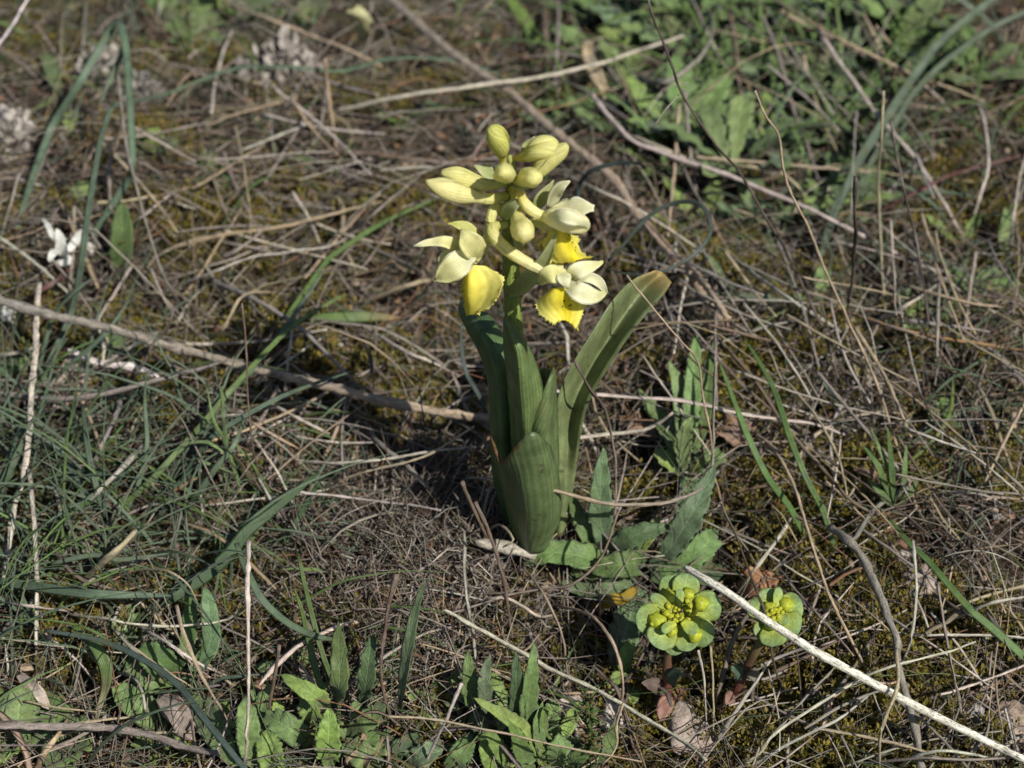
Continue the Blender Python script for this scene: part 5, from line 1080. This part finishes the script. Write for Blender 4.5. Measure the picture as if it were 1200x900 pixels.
def fibres(name, label, n, L, R, seed, npt=6, k=3, lift=(0.0005, 0.006), slope=0.25, curl=1.2, x=None, y=None, probs=None, rough=0.12, keep=None, pal=None, mat=None, flat=1.0):
    """n thin dead fibres as one mesh"""
    rg = np.random.RandomState(seed)
    if x is None: x, y = scatter(n, rg)
    if keep is not None:
        q = keep(x, y, rg); x, y = x[q], y[q]
    n = len(x)
    a = rg.uniform(0, 6.283, n); ln = np.exp(rg.uniform(math.log(L[0]), math.log(L[1]), n)); r = np.exp(rg.uniform(math.log(R[0]), math.log(R[1]), n))
    cv = rg.normal(0, curl, n); cv2 = rg.normal(0, curl, n); sl = np.abs(rg.normal(0, slope, n)) * np.sign(rg.rand(n) - .35)
    u = np.linspace(0, 1, npt)[None, :]
    th = a[:, None] + cv[:, None] * u + cv2[:, None] * np.sin(u * 6.283) * .35
    st = ln[:, None] / (npt - 1)
    dx = np.cos(th) * st; dy = np.sin(th) * st
    px = x[:, None] + np.cumsum(dx, 1) - ln[:, None] * .5 * np.cos(th[:, :1]); py = y[:, None] + np.cumsum(dy, 1) - ln[:, None] * .5 * np.sin(th[:, :1])
    gz = H(px, py); pz0 = gz.mean(1, keepdims=True) * .6 + gz * .4
    pz = pz0 + rg.uniform(*lift, n)[:, None] + sl[:, None] * (u - .3) * ln[:, None] + (rg.normal(0, .12, n) * ln)[:, None] * np.sin(u * math.pi)
    pz = np.maximum(pz, gz - 0.0004)
    p = np.stack([px, py, pz], -1)
    t = nrmz(np.gradient(p, axis=1)); s = nrmz(np.cross(t, np.array([0.1, .17, 1.0]))); b = np.cross(s, t)
    ang = np.linspace(0, 6.283, k, endpoint=False)
    rr = r[:, None] * np.interp(u[0], [0, .1, .85, 1], [.7, 1, .85, .35])[None, :] * (1 + rg.normal(0, rough, (n, npt)))
    v = p[:, :, None, :] + rr[:, :, None, None] * (np.cos(ang)[None, None, :, None] * s[:, :, None, :] + np.sin(ang)[None, None, :, None] * b[:, :, None, :] * flat)
    base = (np.arange(n) * npt * k)[:, None, None]; i = (np.arange(npt - 1) * k)[None, :, None]; j = np.arange(k)[None, None, :]; j2 = (j + 1) % k
    q = np.stack([base + i + j, base + i + j2, base + i + k + j2, base + i + k + j], -1).reshape(-1, 4)
    pal = LIT if pal is None else np.array(pal)
    c = pal[rg.choice(len(pal), n, p=probs)] * rg.uniform(.6, 1.4, (n, 1)) * rg.uniform(.93, 1.07, (n, 3))
    col = np.repeat(c, npt * k, 0)
    l = np.zeros((n, npt, k, 3)); l[..., 0] = (u * ln[:, None])[..., None] + rg.rand(n)[:, None, None]; l[..., 1] = np.linspace(-1, 1, k)
    mb = MB(); mb.add(v.reshape(-1, 3), [q], col, l.reshape(-1, 3))
    return tag(mb.build(name, mat or M_DRY), label, None, kind='stuff')
def mossf(x, y):
    f = fld(x, y, 71, .05) * .7 + fld(x, y, 72, .018) * .5
    hot = 1.6 * patch(x, y, (1000, 820), 170, 90) + 1.3 * patch(x, y, (240, 370), 130, 60) + 1.0 * patch(x, y, (930, 430), 90, 60) + 1.0 * patch(x, y, (450, 430), 90, 60) + .9 * patch(x, y, (1130, 260), 80, 80) + .9 * patch(x, y, (960, 690), 90, 80) - 1.2 * greenp(x, y) - 1.2 * patch(x, y, (478, 650), 70, 60)
    return f + hot * 1.1
PR = np.array([.22, .18, .17, .12, .08, .11, .05, .07])
greenp = lambda x, y: patch(x, y, (880, 70), 210, 130)
fibres('dead_grass_thatch', 'matted thatch of fine dead grass covering the ground', 28000, (.005, .028), (.00008, .00022), 901, npt=5, curl=.6, probs=np.array([.2, .1, .28, .07, .03, .2, .06, .06]), lift=(-.001, .005), slope=.35, keep=lambda x, y, rg: rg.rand(len(x)) > .4 * greenp(x, y) + .55 * np.clip(mossf(x, y), 0, 1))
fibres('dead_grass_stalks', 'layer of longer dead grass stalks lying over the thatch', 5200, (.018, .08), (.0001, .00028), 902, npt=7, k=4, lift=(.001, .008), slope=.15, curl=.16, probs=np.array([.2, .16, .19, .15, .09, .1, .08, .03]), keep=lambda x, y, rg: rg.rand(len(x)) > .5 * greenp(x, y) + .32 * np.clip(mossf(x, y), 0, 1))
# dry brown cushion of curled twiglets left of the orchid's foot
c0 = P(478, 640, 0); n = 3200
x = zr.normal(c0[0], .017, n); y = zr.normal(c0[1], .021, n)
fibres('dry_cushion', 'dry brown cushion of fine curled twiglets left of the orchid foot', n, (.005, .018), (.00011, .0003), 903, x=x, y=y, lift=(.0, .008), slope=.8, curl=1.4, probs=np.array([.2, .24, .2, .1, .08, .06, .08, .04]))
fibres('dead_grass_leaves', 'flattened bleached and broken dead grass leaves in the thatch', 1100, (.012, .05), (.00035, .0009), 905, npt=7, k=4, lift=(.001, .008), slope=.22, curl=.5, probs=np.array([.2, .2, .1, .25, .15, .02, .06, .02]), flat=.14, keep=lambda x, y, rg: rg.rand(len(x)) > .5 * greenp(x, y))
fibres('sprouting_grass', 'fine green grass sprouting thinly through the thatch', 15000, (.010, .04), (.0001, .00028), 904, npt=6, k=3, lift=(0, .004), slope=.45, curl=.6, probs=np.array([.5, .3, .2]), keep=lambda x, y, rg: rg.rand(len(x)) < .17 + .6 * greenp(x, y) + .55 * patch(x, y, (130, 590), 170, 110) + .4 * patch(x, y, (1130, 330), 90, 120) + .4 * patch(x, y, (300, 20), 300, 60) + .3 * patch(x, y, (380, 830), 200, 80), pal=[(0.10, .15, .09), (0.13, .19, .07), (.16, .2, .08)], mat=M_BLADE)
# chips and crumbs
def chips(name, label, n, S, seed, pal, mat, lift=(0.0, .003), flat=.25):
    rg = np.random.RandomState(seed); x, y = scatter(n, rg); s = np.exp(rg.uniform(math.log(S[0]), math.log(S[1]), n))
    d = rg.normal(0, 1, (n, 8, 3)); cube = np.array([(i, j, k) for k in (-1, 1) for (i, j) in ((-1, -1), (1, -1), (1, 1), (-1, 1))], float)
    v = (cube[None] + d * .3) * np.stack([s, s * rg.uniform(.4, .9, n), s * flat * rg.uniform(.5, 1.5, n)], -1)[:, None, :]
    a = rg.uniform(0, 6.28, n); b = rg.normal(0, .5, n); ca, sa, cb, sb = np.cos(a)[:, None], np.sin(a)[:, None], np.cos(b)[:, None], np.sin(b)[:, None]
    X_, Y_, Z_ = v[..., 0], v[..., 1], v[..., 2]; Y_, Z_ = Y_ * cb - Z_ * sb, Y_ * sb + Z_ * cb; X_, Y_ = X_ * ca - Y_ * sa, X_ * sa + Y_ * ca
    v = np.stack([X_ + x[:, None], Y_ + y[:, None], Z_ + (H(x, y) + rg.uniform(*lift, n))[:, None]], -1)
    F = np.array([(0, 3, 2, 1), (4, 5, 6, 7), (0, 1, 5, 4), (1, 2, 6, 5), (2, 3, 7, 6), (3, 0, 4, 7)])
    q = (np.arange(n) * 8)[:, None, None] + F[None]
    c = np.array(pal)[rg.choice(len(pal), n)] * rg.uniform(.7, 1.3, (n, 1))
    mb = MB(); mb.add(v.reshape(-1, 3), [q.reshape(-1, 4)], np.repeat(c, 8, 0), v.reshape(-1, 3))
    return tag(mb.build(name, mat), label, None, kind='stuff')
chips('litter_crumbs', 'crumbs of bark, soil and broken leaf between the stems', 7000, (.0005, .0018), 911, [(0.16, .11, .075), (0.25, .2, .15), (0.08, .055, .04), (0.3, .22, .15), (.22, .12, .07)], M_DRY)
chips('fine_gravel', 'small pale grit in the soil', 500, (.0006, .0018), 912, [PK, GY, (0.5, .45, .4)], M_ROCK, flat=.7, lift=(0, .001))
# moss
def moss(n, seed):
    rg = np.random.RandomState(seed); x, y = scatter(n, rg, outer=.15)
    f = mossf(x, y); k = f > rg.uniform(-.1, .6, n); x, y, f = x[k], y[k], f[k]; n = len(x)
    ht = rg.uniform(.002, .0065, n) * np.clip(.7 + .3 * f, .5, 1.3); z = H(x, y)
    lean = rg.normal(0, .35, (n, 2))
    m = 7
    jj = np.arange(m); az = jj[None, :] * 2.4 + rg.uniform(0, 6.28, (n, 1)); lev = (jj / (m - 1))[None, :] * np.ones((n, 1))
    ax = np.stack([lean[:, 0], lean[:, 1], np.ones(n)], -1)
    base = np.stack([x, y, z - .0003], -1)[:, None, :] + ax[:, None, :] * (ht[:, None] * (.25 + .75 * lev))[..., None]
    el = .25 + .75 * lev; ll = (.0012 + .0009 * rg.rand(n, m)) * (1.15 - .35 * lev)
    d = np.stack([np.cos(az) * np.cos(el), np.sin(az) * np.cos(el), np.sin(el)], -1); s = np.stack([-np.sin(az), np.cos(az), 0 * az], -1)
    w = ll * .30
    p0 = base; p1 = base + d * (ll * .5)[..., None] + s * w[..., None]; p2 = base + d * ll[..., None] + np.array([0, 0, .0002]); p3 = base + d * (ll * .5)[..., None] - s * w[..., None]
    v = np.stack([p0, p1, p2, p3], 2).reshape(-1, 3)
    q = np.arange(n * m * 4).reshape(-1, 4)
    c = np.array([(0.175, .145, .022), (0.23, .18, .03), (0.125, .12, .026), (0.23, .17, .05), (.08, .06, .03)])[rg.choice(5, n, p=[.3, .25, .22, .13, .1])] * rg.uniform(.75, 1.25, (n, 1))
    mb = MB(); mb.add(v, [q], np.repeat(c, m * 4, 0), np.zeros((len(v), 3)))
    return tag(mb.build('moss', M_MOSS), 'olive-gold moss carpeting the soil between the dead stems', None, kind='stuff')
moss(85000, 921)

# ------------------------------------------------------------------ further single stems of the tangle, alike
areas = [('behind the flowers at the upper left', (300, 190), 190, 110, 40), ('at the right side', (1080, 440), 130, 150, 52), ('at the left side above the grass', (170, 400), 170, 120, 34), ('left of the orchid and below the long twig', (400, 520), 110, 70, 24), ('at the lower right', (1050, 750), 160, 130, 40), ('at the bottom left', (120, 820), 130, 90, 16), ('right of the long orchid leaf', (850, 380), 90, 100, 26)]
lr = np.random.RandomState(555)
areas = [q + (.35, .9) for q in areas[:1]] + [areas[1] + (1.05, .55)] + [q + (.35, .9) for q in areas[2:4]] + [areas[4] + (.2, 1.1), areas[5] + (.2, 1.0), areas[6] + (.9, .5), ('in the green patch at the upper right', (940, 120), 170, 95, 26, 1.05, .5)]
for (where_, c, rx, ry, n, am, asd) in areas:
    for k in range(n):
        px, py = c[0] + lr.uniform(-1, 1) * rx, c[1] + lr.uniform(-1, 1) * ry
        ang = lr.normal(am, asd); L = lr.uniform(60, 190) * (1.3 if am > .8 else 1); dx, dy = math.cos(ang) * L / 2, math.sin(ang) * L / 2 * .7
        bx, by = -dy * lr.normal(0, .06), dx * lr.normal(0, .06)
        h = lr.uniform(0, 8) + (7 if am > .8 else 0)
        c_ = lr.choice(list('ggppsbgsd')); w_ = lr.uniform(1.9, 4.4); deg = math.degrees(math.atan2(dy, dx)) % 180
        lead = {'g': 'grey', 'p': 'pale', 's': 'straw-coloured', 'b': 'brown', 'd': 'dark'}[c_] + ' dry stem ' + ('lying level' if deg < 18 or deg > 162 else 'sloping down right' if deg < 65 else 'pointing upright' if deg < 115 else 'sloping up right')
        stem(where(px, py, ('thin ' if w_ < 2.8 else 'thick ' if w_ > 3.7 else '') + lead), [(px - dx, py - dy), (px + bx - dx * .3, py + by - dy * .3), (px + bx + dx * .35, py + by + dy * .35), (px + dx, py + dy)], [h * lr.uniform(.5, 1.3), h, h, h * lr.uniform(.5, 1.3)], w_, c_, group='thin dry stems ' + where_)
